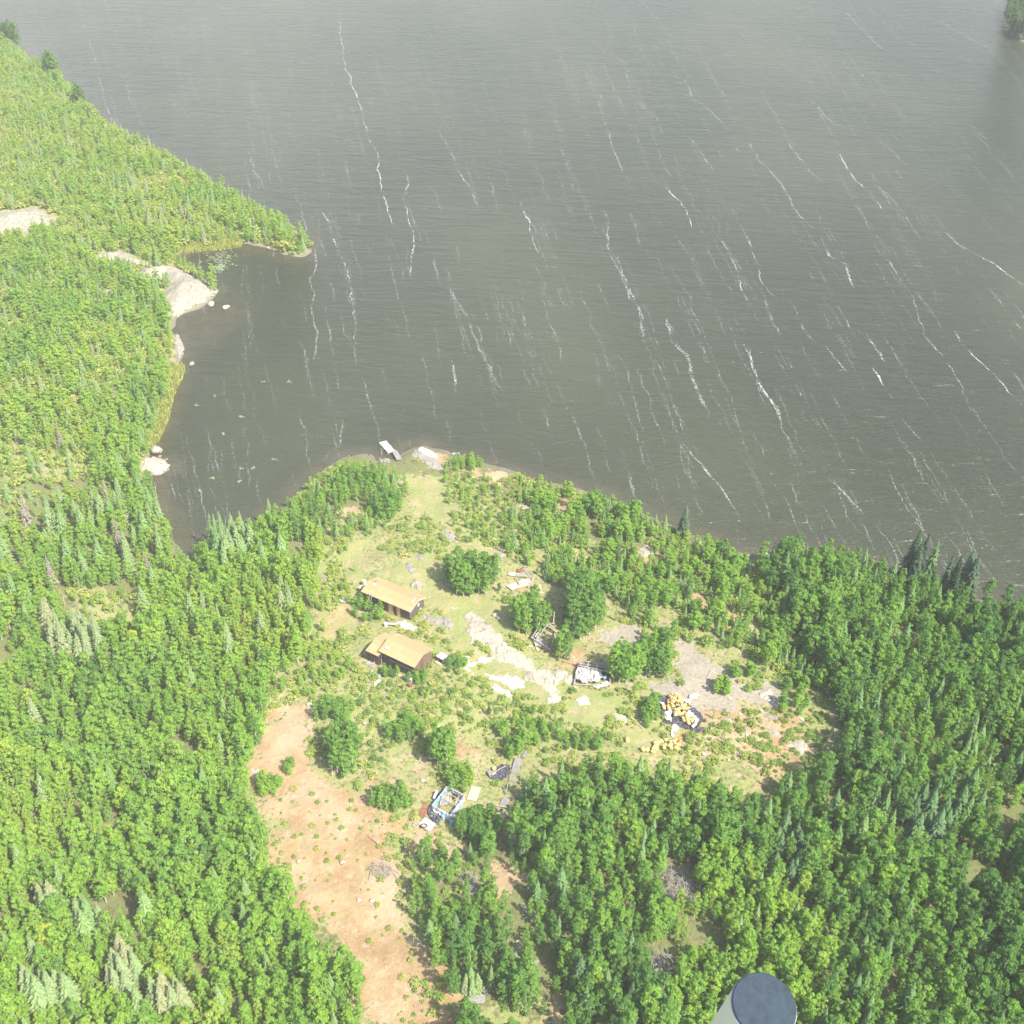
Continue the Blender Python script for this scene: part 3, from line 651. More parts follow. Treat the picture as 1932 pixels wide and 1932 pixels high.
def full_mesh(name, V, F, leaf, mb=None, bark=None):
    """crown (and trunk) in one mesh, for the massed woods"""
    var = rng.random(len(F)); me = np_mesh(name, V, F, [leaf], False, fattr={'var': var})
    if mb is None: return me
    tv = np.array([tuple(v) for v in mb.v]); bm = bmesh.new(); bm.from_mesh(me)
    vs = [bm.verts.new(v) for v in tv]
    for f in mb.f:
        fc = bm.faces.new([vs[i] for i in f]); fc.material_index = 1
    bm.to_mesh(me); bm.free(); me.materials.append(bark); return me
def crown_mesh(name, V, F, leaf): return np_mesh(name, V, F, [leaf], False, fattr={'var': rng.random(len(F))})
def bark_mesh(name, mb, bark):
    me = bpy.data.meshes.new(name); me.from_pydata([tuple(v) for v in mb.v], [], mb.f); me.update(); me.materials.append(bark); return me
BIR = [birch_parts(s, 5.0, r, lo, 30, .2, lw) for s, r, lo, lw in ((1, .82, 20, .12), (2, .64, 18, .08), (3, .92, 24, .2), (4, .74, 20, .06), (5, 1.08, 26, .2))]
SPR = [spruce_parts(s, 6.0, r, w, g, d) for s, r, w, g, d in ((11, 1.4, 26, .08, .45), (12, 1.15, 24, .14, .4), (13, 1.6, 26, .18, .5), (14, .95, 24, .1, .35))]
SHR = [shrub_parts(s, h, r) for s, h, r in ((21, .9, .8), (22, .7, .9), (23, 1.1, .7), (24, .8, .75))]

class Cloud(dict): pass
PTS = {'birch': [], 'spruce': [], 'shrub': []}     # x, y, z, scale xyz, rot, tint, variant, zone
def add(kind, x, y, s, tint, zone, sq=1.0, z=None):
    n = {'birch': 5, 'spruce': 4, 'shrub': 4}[kind]
    PTS[kind].append([x, y, z, s * sq, s, random.uniform(0, 6.28), min(1, max(0, tint)), random.randrange(n), zone])
ZONES = []   # polygon (picture units at the ground), spacing, kinds, height ranges, tints, zone phrase
def zone(poly, sp, kinds, bh, sh, uh, tint, name, skip=(), gap=.0, tvar=.16): ZONES.append((G(poly), sp, kinds, bh, sh, uh, tint, name, [G(s) for s in skip], gap, tvar))
BARE_L = [mp(zl, [(760, 1640), (790, 1560), (900, 1540), (1010, 1525), (1270, 1680), (1190, 1760), (990, 1850), (930, 1700), (985, 1650), (930, 1610), (860, 1660)]),
          mp(zl, [(480, 1505), (580, 1465), (700, 1430), (870, 1510), (850, 1545), (640, 1515)]), mp(zl, [(-80, 1240), (230, 1200), (400, 1280), (340, 1325), (200, 1330), (180, 1380), (-80, 1360)]),
          mp(zl, [(580, 1670), (640, 1650), (680, 1690), (640, 1730)]), [(335, 455), (456, 450), (456, 466), (335, 478)], [(262, 858), (330, 860), (330, 900), (262, 900)],
          [(328, 625), (350, 640), (350, 680), (328, 690)]]
CL = SOIL + GRAVEL
# small groups of trees first (x, y, rx, ry in picture units, number, kind, height, tint, phrase)
GROUPS = [
 ((890, 1106), 46, 22, 26, 'birch', (4.6, 6.4), .62, 'in the round clump right of the upper cabin'),
 ((1098, 1165), 30, 45, 34, 'birch', (5.2, 7.2), .66, 'in the stand between plywood pile and log shed'),
 ((1062, 1235), 14, 14, 6, 'birch', (4.2, 5.6), .6, 'beside the collapsed log shed'),
 ((1000, 1180), 28, 22, 16, 'birch', (4.0, 5.8), .6, 'left of the collapsed log shed'),
 ((1178, 1274), 25, 18, 15, 'birch', (4.5, 6.2), .58, 'right of the white debris shed'),
 ((1236, 1252), 30, 34, 20, 'birch', (3.5, 5.2), .6, 'between the two bare gravel patches'),
 ((648, 1432), 26, 40, 22, 'birch', (4.0, 5.6), .66, 'in the clump on the bare orange ground'),
 ((832, 1438), 18, 16, 8, 'birch', (5.2, 6.4), .62, 'standing alone above the blue tarpaulin shelter'),
 ((740, 1516), 38, 18, 20, 'birch', (2.0, 3.2), .6, 'in the low thicket left of the blue tarpaulin shelter'),
 ((866, 1478), 24, 22, 14, 'birch', (2.2, 3.2), .48, 'in the thicket above the blue tarpaulin shelter'),
 ((905, 1572), 42, 28, 34, 'birch', (2.2, 3.4), .72, 'in the dark thicket right of the blue tarpaulin shelter'),
 ((700, 1150), 36, 26, 22, 'birch', (1.5, 2.4), .6, 'in front of the upper cabin'),
 ((788, 1288), 16, 7, 7, 'birch', (1.8, 2.4), .6, 'at the right corner of the lower cabin'),
 ((735, 1272), 20, 7, 8, 'birch', (1.2, 1.8), .62, 'in front of the lower cabin'),
 ((862, 1262), 22, 14, 8, 'birch', (1.2, 2.0), .58, 'beside the white storage box'),
 ((640, 1350), 46, 16, 16, 'birch', (1.6, 2.6), .56, 'along the top of the bare orange ground'),
 ((760, 1385), 40, 20, 16, 'birch', (1.8, 2.8), .55, 'in the scrub belt below the lower cabin'),
 ((1000, 1385), 70, 22, 26, 'birch', (1.4, 2.4), .5, 'in the scrub belt below the white rocks'),
 ((1100, 1400), 50, 18, 16, 'birch', (1.4, 2.4), .55, 'in the scrub belt below the white rocks'),
 ((545, 1455), 8, 12, 4, 'birch', (1.8, 2.6), .5, 'alone on the left of the bare ground'),
 ((505, 1490), 22, 14, 9, 'birch', (2.0, 2.8), .5, 'at the left edge of the bare ground'),
 ((965, 1420), 18, 14, 8, 'birch', (2.0, 3.2), .58, 'above the row of grey pallets'),
 ((1000, 1400), 20, 10, 6, 'birch', (1.8, 2.6), .58, 'above the row of grey pallets'),
 ((1225, 1350), 16, 26, 12, 'birch', (1.6, 2.6), .55, 'left of the yellow sack heap'),
 ((1362, 1305), 16, 8, 7, 'birch', (2.0, 2.8), .45, 'on the gravel above the sack heap'),
 ((1400, 1270), 20, 12, 8, 'birch', (1.4, 2.2), .5, 'on the gravel above the sack heap'),
 ((805, 1040), 10, 10, 4, 'birch', (1.0, 1.6), .5, 'by the grassy path'),
 ((1495, 1320), 30, 40, 16, 'birch', (1.6, 3.0), .5, 'at the right edge of the clearing'),
 ((880, 880), 30, 10, 14, 'birch', (1.6, 2.6), .45, 'by the beach right of the overturned boat'),
 ((405, 548), 9, 5, 10, 'birch', (5.0, 7.0), .3, 'on the tip of the big rock dome'),
 ((725, 972), 18, 18, 12, 'birch', (3.6, 4.8), .68, 'at the end of the young wood beside the grassy path'),
 ((1730, 1098), 26, 12, 9, 'spruce', (8.0, 10.5), .80, 'in the tall dark row on the right shore'),
 ((1800, 1125), 26, 10, 6, 'spruce', (7.0, 9.5), .84, 'in the tall dark row on the right shore'),
 ((1288, 1010), 5, 3, 2, 'spruce', (6.0, 7.0), .9, 'alone on the shore right of the dock'),
 ((125, 145), 12, 5, 3, 'spruce', (12, 14), .85, 'on the far left shore'),
 ((155, 195), 12, 14, 10, 'birch', (6, 8), .75, 'at the tip of the far left shore'),
 ((40, 85), 30, 8, 14, 'birch', (8, 10), .85, 'at the tip of the far left shore'),
 ((110, 140), 18, 10, 10, 'birch', (7, 9), .8, 'at the tip of the far left shore'),
 ((1935, 30), 42, 48, 90, 'birch', (8, 10), .9, 'on the wooded islet at the upper right'),
 ((1925, 40), 30, 34, 20, 'spruce', (8, 10), .9, 'on the wooded islet at the upper right'),
 ((440, 1050), 46, 22, 24, 'spruce', (5.5, 8.0), .35, 'in the pointed row at the head of the bay'),
 ((150, 1235), 44, 26, 16, 'spruce', (6, 8), .22, 'in the sage-coloured group on the left'),
 ((100, 1190), 8, 12, 3, 'spruce', (6, 7), .1, 'in the sage-coloured group on the left'),
 ((95, 1730), 14, 16, 3, 'spruce', (5, 7), .25, 'in the lower left corner of the wood'),
 ((175, 1760), 26, 20, 7, 'spruce', (5, 7), .3, 'in the lower left corner of the wood'),
 ((240, 1860), 30, 30, 9, 'spruce', (5, 7), .15, 'in the lower left corner of the wood'),
 ((100, 1900), 40, 18, 9, 'spruce', (5, 7), .3, 'in the lower left corner of the wood'),
 ((320, 1900), 30, 20, 8, 'spruce', (5, 7), .12, 'in the lower left corner of the wood'),
 ((1480, 1620), 30, 50, 10, 'spruce', (4, 6), .7, 'in the right-hand forest'), ((1760, 1560), 60, 40, 14, 'spruce', (4, 6), .72, 'in the right-hand forest'),
 ((890, 1870), 16, 14, 6, 'spruce', (3, 4), .3, 'at the lower end of the bare ground'),
]
taken = []
for (cx, cy), rx, ry, n, kind, (h0, h1), ti, ph in GROUPS:
    for _ in range(n):
        for _t in range(12):
            a, r = random.uniform(0, 6.28), math.sqrt(random.random()); p = P(cx + rx * r * math.cos(a), cy + ry * r * math.sin(a))
            if shore_d(np.array([p.x]), np.array([p.y]))[0] < .4: continue
            if all((p.x - q[0]) ** 2 + (p.y - q[1]) ** 2 > (.75 * q[2]) ** 2 for q in taken): break
        else: continue
        h = random.uniform(h0, h1); taken.append((p.x, p.y, .5 + h * .11))
        add(kind, p.x, p.y, h / (5.0 if kind == 'birch' else 6.0), ti + random.gauss(0, .1), ph, (1.65 if h < 2.7 else 1.2) if kind == 'birch' else (.85 if h > 7.2 else 1.15))
zone([(-200, -60), (420, 350), (620, 430), (620, 505), (540, 495), (455, 455), (330, 470), (250, 440), (-200, 430)], 1.5, {'birch': .52, 'spruce': .1, 'shrub': .38}, (2.2, 4.6), (3.0, 5.5), (1.4, 2.6), .24, 'in the low mixed wood on the far left shore', BARE_L)
zone([(-200, 430), (250, 440), (335, 470), (600, 440), (600, 640), (360, 900), (-200, 800)], 1.4, {'birch': .6, 'spruce': .1, 'shrub': .3}, (2.2, 4.6), (2.8, 4.8), (1.2, 2.2), .34, 'in the young wood on the left of the bay', BARE_L)
zone([(-200, 800), (170, 800), (180, 900), (60, 1000), (-200, 1000)], 2.0, {'birch': .45, 'spruce': .1, 'shrub': .45}, (2.0, 3.2), (2.5, 4), (1.2, 2.0), .33, 'in the pale scrub near the left edge', BARE_L)
zone([(170, 800), (370, 780), (350, 900), (345, 1040), (300, 1090), (-200, 1090), (-200, 1000), (60, 1000), (180, 900)], 1.9, {'birch': .8, 'spruce': .2}, (3.8, 5.6), (5, 8), (1, 1), .42, 'on the left bank of the bay', BARE_L)
zone([(100, 1110), (270, 1110), (275, 1200), (130, 1190)], 2.2, {'birch': .35, 'shrub': .65}, (1.6, 2.4), (3, 5), (1, 1.8), .22, 'in the scrubby opening in the left wood')
LW = [(-200, 1085), (300, 1085), (347, 1040), (400, 1025), (520, 975), (570, 985), (610, 1030), (600, 1090), (590, 1180), (560, 1260), (502, 1305), (500, 1400), (468, 1462), (478, 1540), (500, 1610), (505, 1660), (540, 1705), (585, 1765), (600, 1815), (680, 1895), (700, 2080), (-200, 2080)]
zone(LW, 1.2, {'birch': .97, 'spruce': .03}, (2.3, 5.6), (4.5, 7), (1, 1), .36, 'in the dense wood left of the clearing', (), .3)
zone([(600, 1010), (555, 965), (600, 912), (650, 880), (700, 876), (748, 884), (772, 922), (755, 972), (720, 995), (690, 1015)], 1.35, {'birch': .9, 'spruce': .1}, (2.2, 3.6), (2.5, 4), (1, 1), .48, 'in the young wood between the bay and the path', [[(620, 952), (690, 945), (702, 970), (630, 975)]])
zone([(960, 975), (1000, 915), (1100, 930), (1210, 968), (1330, 1022), (1402, 1056), (1470, 1135), (1545, 1305), (1450, 1262), (1380, 1230), (1280, 1212), (1200, 1172), (1150, 1120), (1040, 1100), (1000, 1070), (955, 1050)], 1.15, {'birch': .55, 'spruce': .17, 'shrub': .28}, (1.4, 4.0), (1.6, 3.6), (.7, 1.6), .46, 'among the young trees on the right shore', CL[9:10] + CL[11:16], .27)
zone([(835, 872), (870, 868), (1000, 905), (1000, 915), (960, 985), (955, 1050), (900, 1010), (850, 985)], 1.05, {'birch': .55, 'shrub': .45}, (1.1, 2.2), (2, 3), (.4, 1.1), .46, 'in the scrub right of the path', CL, .3)
FR = [(1400, 1078), (1500, 1040), (1700, 1092), (1850, 1138), (2100, 1210), (2100, 2080), (860, 2080), (872, 1915), (812, 1825), (778, 1750), (772, 1650), (800, 1612), (860, 1625), (925, 1612), (968, 1590), (978, 1500), (1015, 1478), (1210, 1485), (1345, 1505), (1440, 1535), (1480, 1485), (1560, 1470), (1592, 1412), (1552, 1312), (1480, 1215)]
FSK = [[(1252, 1640), (1312, 1640), (1316, 1720), (1250, 1725)], [(1222, 1800), (1275, 1800), (1264, 1885), (1224, 1885)], [(935, 1595), (965, 1602), (958, 1675), (937, 1680)], [(990, 1830), (1040, 1830), (1040, 1905), (990, 1905)],
       [(935, 1440), (1010, 1410), (1010, 1480), (980, 1560), (930, 1560)], [(870, 1660), (905, 1655), (905, 1690), (870, 1695)], [(870, 1890), (935, 1890), (935, 1932), (870, 1932)],
       [(1010, 1810), (1030, 1800), (1045, 1860), (1015, 1860)], [(930, 1940), (1060, 1920), (1060, 1990), (930, 1990)], [(1560, 1500), (1900, 1700), (1890, 1712), (1550, 1512)]]
zone([(770, 1660), (860, 1625), (930, 1612), (1040, 1690), (1060, 1930), (960, 2000), (870, 1915), (812, 1825), (778, 1750)], 1.3, {'birch': .72, 'spruce': .06, 'shrub': .22}, (2.4, 5.6), (3, 5), (.5, 1.2), .58, 'in the open grove right of the bare ground', FSK, .31)
zone([(1285, 1640), (1400, 1620), (1500, 1680), (1570, 1800), (1520, 2060), (1280, 2060), (1255, 1860)], 1.15, {'birch': .97, 'spruce': .03}, (2.6, 5.4), (4, 6), (1, 1), .36, 'in the bright green stand at bottom right', FSK, .3)
zone(FR, 1.26, {'birch': .93, 'spruce': .07}, (2.5, 6.3), (4, 6.4), (1, 1), .62, 'in the right-hand forest', FSK, .30)
zone([(595, 1020), (690, 1005), (700, 1060), (680, 1090), (665, 1130), (640, 1220), (685, 1270), (640, 1310), (560, 1330), (505, 1310), (560, 1260), (590, 1180)], .95, {'shrub': .6, 'birch': .4}, (1.0, 2.3), (1, 1), (.3, 1.3), .36, 'in the scrub left of the cabins', CL, .36)
zone([(500, 1000), (800, 850), (1000, 950), (1330, 1100), (1560, 1290), (1560, 1470), (1210, 1480), (960, 1490), (700, 1520), (480, 1480), (480, 1300)], 0.78, {'shrub': .97, 'birch': .03}, (1.0, 2.2), (1, 1), (.12, .95), .42, 'in the grassy clearing', [s for k, s in enumerate(CL) if k not in (9,)], .50, .35)
for rg in ([(470, 1350), (520, 1345), (525, 1450), (520, 1560), (560, 1680), (620, 1780), (720, 1900), (690, 1910), (600, 1800), (540, 1700), (495, 1620), (505, 1520), (480, 1470)], [(575, 1420), (600, 1440), (690, 1490), (840, 1540), (840, 1600), (770, 1600), (780, 1660), (770, 1700), (755, 1690), (745, 1620), (690, 1520), (610, 1490)], [(690, 1830), (860, 1860), (870, 1990), (720, 1990)]):
    zone(rg, 1.0, {'shrub': 1}, (1, 1), (1, 1), (.12, .9), .38, 'along the edge of the bare orange ground', (), .48, .3)
zone([(500, 1340), (860, 1340), (860, 1980), (480, 1980)], 1.6, {'shrub': 1}, (1, 1), (1, 1), (.12, .6), .35, 'on the bare orange ground', (), .35)
zone([(1300, 1300), (1560, 1300), (1560, 1470), (1300, 1470)], 1.2, {'shrub': 1}, (1, 1), (1, 1), (.15, .8), .45, 'on the dry ground right of the sack heap', (), .3)
zone([(560, 985), (540, 940), (610, 880), (650, 858), (700, 870), (700, 880), (650, 885), (600, 915), (570, 960), (580, 990)], 1.0, {'shrub': .7, 'birch': .3}, (1.4, 2.4), (1, 1), (.5, 1.4), .42, 'along the water left of the dock', (), .3)
zone([(960, 885), (1080, 915), (1200, 958), (1330, 1015), (1400, 1045), (1400, 1062), (1320, 1035), (1200, 985), (1080, 945), (960, 905)], 1.0, {'shrub': .6, 'birch': .4}, (1.4, 2.8), (1, 1), (.6, 1.5), .5, 'along the water right of the dock', (), .36)
KEEP = [  # where the buildings and gear stand: nothing grows through them
 [(672, 1090), (700, 1080), (805, 1115), (806, 1140), (770, 1172), (745, 1168), (672, 1125)], [(670, 1250), (700, 1190), (815, 1220), (812, 1255), (775, 1290), (735, 1272), (690, 1270)],
 [(950, 1080), (1006, 1070), (1012, 1100), (975, 1118), (952, 1112)], [(1000, 1200), (1025, 1165), (1058, 1180), (1045, 1225), (1010, 1220)], [(1082, 1300), (1085, 1240), (1150, 1245), (1160, 1300)],
 [(1236, 1310), (1320, 1310), (1345, 1380), (1270, 1400)], [(1200, 1395), (1290, 1395), (1290, 1425), (1200, 1420)], [(785, 1560), (800, 1500), (870, 1475), (885, 1500), (850, 1570)], [(720, 840), (745, 828), (775, 878), (745, 880)], [(785, 838), (835, 838), (835, 865), (790, 868)],
 [(925, 1450), (960, 1430), (965, 1470), (935, 1480)], [(825, 1230), (850, 1230), (850, 1258), (825, 1258)], [(880, 1480), (908, 1480), (905, 1525), (880, 1520)],[(936, 1500), (968, 1500), (962, 1560), (930, 1560)]]
keepw = [G(k) for k in KEEP]; outw = [[tuple(P(*v)[:2]) for v in o_[0]] for o_ in OUT if o_[3] < 1]
done_polys = []
tk = np.array(taken)
for poly, sp, kinds, bh, sh, uh, ti, name, skip, gap, tvar in ZONES:
    xs = [q[0] for q in poly]; ys = [q[1] for q in poly]
    a = np.arange(min(xs), max(xs), sp); b = np.arange(min(ys), max(ys), sp * .9); A, B = np.meshgrid(a, b)
    A = A + (np.arange(len(b)) % 2)[:, None] * sp * .5
    A = (A + rng.uniform(-.42, .42, A.shape) * sp).ravel(); B = (B + rng.uniform(-.42, .42, B.shape) * sp).ravel()
    if len(A) > 400000: raise RuntimeError(name)
    ok = inside(A, B, poly); A, B = A[ok], B[ok]
    v = np.stack([A, B, np.full(len(A), 2.0 - CAM_H)], -1) @ CR; px = 966 + v[:, 0] / -v[:, 2] / TH * 966; py = 966 - v[:, 1] / -v[:, 2] / TH * 966
    ok = (px > -150) & (px < 2085) & (py < 2085) & (v[:, 2] < 0); A, B = A[ok], B[ok]
    ok = (shore_d(A, B) > .5) & (fbm(A / 6, B / 6, 61, 3) > gap)
    for s in list(skip) + keepw: ok &= ~(sdist(A, B, s) + (fbm(A / 3, B / 3, 71, 3) - .5) * 3 * (sp > 1) > 0)
    for s in keepw: ok &= ~inside(A, B, s)
    if 'shrub' in kinds:
        for s in outw: ok &= ~(sdist(A, B, s) > -.15)
    for s in done_polys: ok &= ~inside(A, B, s)
    A, B = A[ok], B[ok]
    done_polys.append(poly)
    ks = list(kinds); w = np.array([kinds[k] for k in ks]); kk = rng.choice(len(ks), len(A), p=w / w.sum())
    pat = fbm(A / 9, B / 9, 91, 3) - .5; pat2 = fbm(A / 22, B / 22, 95, 3) - .5
    for x, y, k, pt, p2 in zip(A, B, kk, pat, pat2):
        kd = ks[k]; rad = .55 if kd == 'shrub' else .8
        if len(tk) and ((tk[:, 0] - x) ** 2 + (tk[:, 1] - y) ** 2 < (tk[:, 2] * .75 + .35) ** 2).any(): continue
        t = ti + pt * .32 + p2 * .35 + random.gauss(0, tvar * .6) + (-.3 if random.random() < .006 else 0)
        if kd == 'birch': t = max(t, .1 + .1 * random.random()); add(kd, x, y, random.uniform(*bh) * (1 + pt * .9) / 5, t, name, random.uniform(.8, 1.25) * (1.3 if 'left shore' in name or 'left of the bay' in name or 'right shore' in name or 'right of the path' in name or 'along the water' in name or 'left of the cabins' in name else 1))
        elif kd == 'spruce': add(kd, x, y, random.uniform(*sh) / 6, t * .75 + .1, name, random.uniform(.8, 1.05))
        else: add(kd, x, y, (uh[0] + (uh[1] - uh[0]) * random.random() ** 1.8) / .9, t, name, random.uniform(.9, 1.3))
for kd in PTS:
    a = PTS[kd]; z = terrain(np.array([q[0] for q in a]), np.array([q[1] for q in a]))
    for q, h in zip(a, z): q[2] = float(h) - .05
print('TREES', {k: len(v) for k, v in PTS.items()})

# the ones that show largest are things of their own; the rest of a kind is one mass
def size_words(kind, h):
    if kind == 'shrub': return 'low' if h < .5 else ('knee-high' if h < .9 else 'rounded')
    return 'short' if h < 3.4 else ('mid-height' if h < 5 else 'tall')
def tint_words(kind, t):
    if kind == 'spruce': return 'straw-tinged' if t < .25 else ('sage-green' if t < .55 else 'dark green')
    return 'yellow-green' if t < .28 else ('fresh green' if t < .58 else 'deep green')
def side_words(x, y):
    px, py = project((x, y, 2))
    v = 'lower down' if py > 1720 else ('midway' if py > 1250 else 'lakeward')
    return v
LEAF = {'birch': 'birch_leaf', 'spruce': 'spruce_leaf', 'shrub': 'shrub_leaf'}; BARK = {'birch': 'birch_bark', 'spruce': 'spruce_bark'}
PARTS = {'birch': BIR, 'spruce': SPR, 'shrub': SHR}
crowns = {k: [crown_mesh('crown' if k != 'shrub' else 'shrub', p[0], p[1], M[LEAF[k]]) for p in PARTS[k]] for k in PARTS}
barks = {k: [bark_mesh('trunk', p[2], M[BARK[k]]) for p in PARTS[k]] for k in ('birch', 'spruce')}
NAME = {'birch': 'birch_tree', 'spruce': 'spruce_tree', 'shrub': 'shrub'}; CAT = {'birch': 'birch tree', 'spruce': 'spruce tree', 'shrub': 'shrub'}
REST = {}
GROUP_PH = {g[7] for g in GROUPS}
for kd in ('birch', 'spruce', 'shrub'):
    sc = []
    for i, q in enumerate(PTS[kd]):
        px, py = project((q[0], q[1], q[2] + q[4] * 2)); d = math.sqrt(q[0] ** 2 + q[1] ** 2 + (CAM_H - q[2]) ** 2)
        vis = 4 < px < 1928 and py < 1925
        sc.append((-(q[4] / d) * (2.0 if q[8] in GROUP_PH and kd != 'spruce' and d < 260 else 1) if vis else 1, i))
    sc.sort(); pick = [i for s, i in sc[:295] if s < 0]; ps = set(pick)
    for i in pick:
        x, y, z, sx_, sz_, rot, t, var, zn = PTS[kd][i]
        h = sz_ * (5 if kd == 'birch' else 6 if kd == 'spruce' else .9)
        noun = {'birch': 'birch', 'spruce': 'spruce', 'shrub': 'shrub'}[kd]
        pl = zn if zn in GROUP_PH else zn + ' ' + side_words(x, y)
        lab = f'{size_words(kd, h)} {tint_words(kd, t)} {noun} {pl}'
        grp = ({'birch': 'birches ', 'spruce': 'spruces ', 'shrub': 'shrubs '}[kd] + zn)
        if kd == 'shrub':
            r = link('shrub', crowns[kd][var]); r['tint'] = t
        else:
            r = empty(NAME[kd], (0, 0, 0)); c = link('crown', crowns[kd][var], r); c['tint'] = t; link('trunk', barks[kd][var], r)
        r.location = (x, y, z); r.rotation_euler = (0, 0, rot); r.scale = (sx_, sx_, sz_)
        tag(r, lab, CAT[kd], grp)
    REST[kd] = [q for i, q in enumerate(PTS[kd]) if i not in ps]

def scatter(name, pts, meshes, label, cat):
    n = len(pts); me = bpy.data.meshes.new(name); me.vertices.add(n)
    me.vertices.foreach_set('co', np.array([q[:3] for q in pts], np.float32).ravel())
    def at(nm, ty, arr, key='value'): me.attributes.new(nm, ty, 'POINT').data.foreach_set(key, arr)
    at('size', 'FLOAT_VECTOR', np.array([(q[3], q[3], q[4]) for q in pts], np.float32).ravel(), 'vector')
    at('turn', 'FLOAT_VECTOR', np.array([(0, 0, q[5]) for q in pts], np.float32).ravel(), 'vector')
    at('tint', 'FLOAT', np.array([q[6] for q in pts], np.float32)); at('kind_no', 'INT', np.array([q[7] for q in pts], np.int32))
    o = link(name, me); tag(o, label, cat, kind='stuff')
    ng = bpy.data.node_groups.new(name, 'GeometryNodeTree')
    ng.interface.new_socket('Geometry', in_out='INPUT', socket_type='NodeSocketGeometry'); ng.interface.new_socket('Geometry', in_out='OUTPUT', socket_type='NodeSocketGeometry')
    N = ng.nodes.new; Lk = ng.links.new
    gi = N('NodeGroupInput'); go = N('NodeGroupOutput'); ip = N('GeometryNodeInstanceOnPoints'); jg = N('GeometryNodeJoinGeometry')
    for k, m in enumerate(meshes):
        src = bpy.data.objects.new(name + '_source', m)      # never linked to the scene
        oi = N('GeometryNodeObjectInfo'); oi.inputs['Object'].default_value = src; oi.inputs['As Instance'].default_value = True
        Lk(oi.outputs['Geometry'], jg.inputs[0])
    def na(nm, ty):
        a = N('GeometryNodeInputNamedAttribute'); a.data_type = ty; a.inputs['Name'].default_value = nm; return a.outputs[0]
    e2r = N('FunctionNodeEulerToRotation'); Lk(na('turn', 'FLOAT_VECTOR'), e2r.inputs[0])
    Lk(gi.outputs[0], ip.inputs['Points']); Lk(jg.outputs[0], ip.inputs['Instance']); ip.inputs['Pick Instance'].default_value = True
    Lk(na('kind_no', 'INT'), ip.inputs['Instance Index']); Lk(e2r.outputs[0], ip.inputs['Rotation']); Lk(na('size', 'FLOAT_VECTOR'), ip.inputs['Scale'])
    Lk(ip.outputs[0], go.inputs[0])
    md = o.modifiers.new('woods', 'NODES'); md.node_group = ng
    return o
full = {k: [full_mesh(NAME[k] + '_mass', p[0], p[1], M[LEAF[k]], p[2] if len(p) > 2 else None, M[BARK[k]] if k in BARK else None) for p in PARTS[k]] for k in PARTS}
scatter('birch_woods', REST['birch'], full['birch'], 'massed young birch and aspen woods covering both shores', 'woods')
scatter('spruce_woods', REST['spruce'], full['spruce'], 'small spruces massed among the leafy woods on both shores', 'woods')
scatter('undergrowth', REST['shrub'], full['shrub'], 'low scrub and seedlings dotted over the clearing', 'undergrowth')

# ------------------------------------------------------------------ cabins
def frame_from(A, B, C):
    """near-right, near-left, far-right eave corners -> centre, length, width, heading"""
    u = (A - B); u.z = 0; L = u.length; u.normalize(); v = Vector((-u.y, u.x, 0)); W = abs((C - A).dot(v))
    c = B + u * L / 2 + v * W / 2; return c, L, W, math.atan2(u.y, u.x)
def prism_wall(L, W, h, rise, bottom=-.5):
    mb = MB(); x, y = L / 2, W / 2
    mb.v = [Vector(q) for q in ((-x, -y, bottom), (x, -y, bottom), (x, y, bottom), (-x, y, bottom), (-x, -y, h), (x, -y, h), (x, y, h), (-x, y, h), (-x, 0, h + rise), (x, 0, h + rise))]
    mb.f = [[0, 1, 5, 4], [2, 3, 7, 6], [1, 2, 6, 9, 5], [3, 0, 4, 8, 7], [4, 5, 9, 8], [6, 7, 8, 9], [3, 2, 1, 0]]
    return mb
def roof_slab(L, W, h, rise, th=.09):
    mb = MB(); x, y = L / 2, W / 2; sag = .03
    for sgn in (-1, 1):
        pts = [(-x, sgn * y, h), (x, sgn * y, h), (x, sgn * .003, h + rise), (0, sgn * .003, h + rise - sag), (-x, sgn * .003, h + rise)]
        if sgn > 0: pts = pts[::-1]
        mb.poly([pts[0], pts[1], pts[2], pts[4]] if sgn < 0 else [pts[1 - 1 + 0], pts[2], pts[3], pts[4]], th)
    return mb
def window(par, c, size, axis, nm='window', pane='glass', frame='white'):
    """small framed window; axis 0: in a wall facing -y, 1: in a wall facing +x"""
    w, h = size; t = .05
    f = MB()
    for a, b, sw, sh_ in ((0, h / 2, w + .1, .07), (0, -h / 2, w + .1, .07), (-w / 2, 0, .07, h - .07), (w / 2, 0, .07, h - .07)):
        if axis == 0: f.box((c[0] + a, c[1] - .03, c[2] + b), (sw, .06, sh_))
        else: f.box((c[0] + .03, c[1] + a, c[2] + b), (.06, sw, sh_))
    fo = f.build(nm, M[frame], par)
    MB().box((c[0], c[1] - .012, c[2]) if axis == 0 else (c[0] + .012, c[1], c[2]), (w - .07, .02, h - .07) if axis == 0 else (.02, w - .07, h - .07)).build('pane', M[pane], fo)
    return fo
EH = 2.35
c1, L1, W1, a1 = frame_from(P(*zh(1160, 700), EH), P(*zh(402, 410), EH), P(*zh(1395, 450), EH))
g1 = min(tz(c1.x, c1.y), c1.z - EH + .3)
cab = empty('cabin', (c1.x, c1.y, c1.z - EH), a1)
tag(cab, 'long brown cabin with a ladder against its eave, the upper of two', 'cabin')
RS = .78; wl_, ww = L1 - .5, W1 - .6
wall1 = prism_wall(wl_, ww, EH - .02 + .0, RS * ww / W1, -.9).build('wall', M['wall'], cab)
roof_slab(L1, W1, EH - .02, RS).build('roof', M['roof'], cab)
fy = -ww / 2
MB().box((wl_ * .09, fy - .03, 1.0), (.85, .06, 1.95)).build('door', M['tan'], cab)
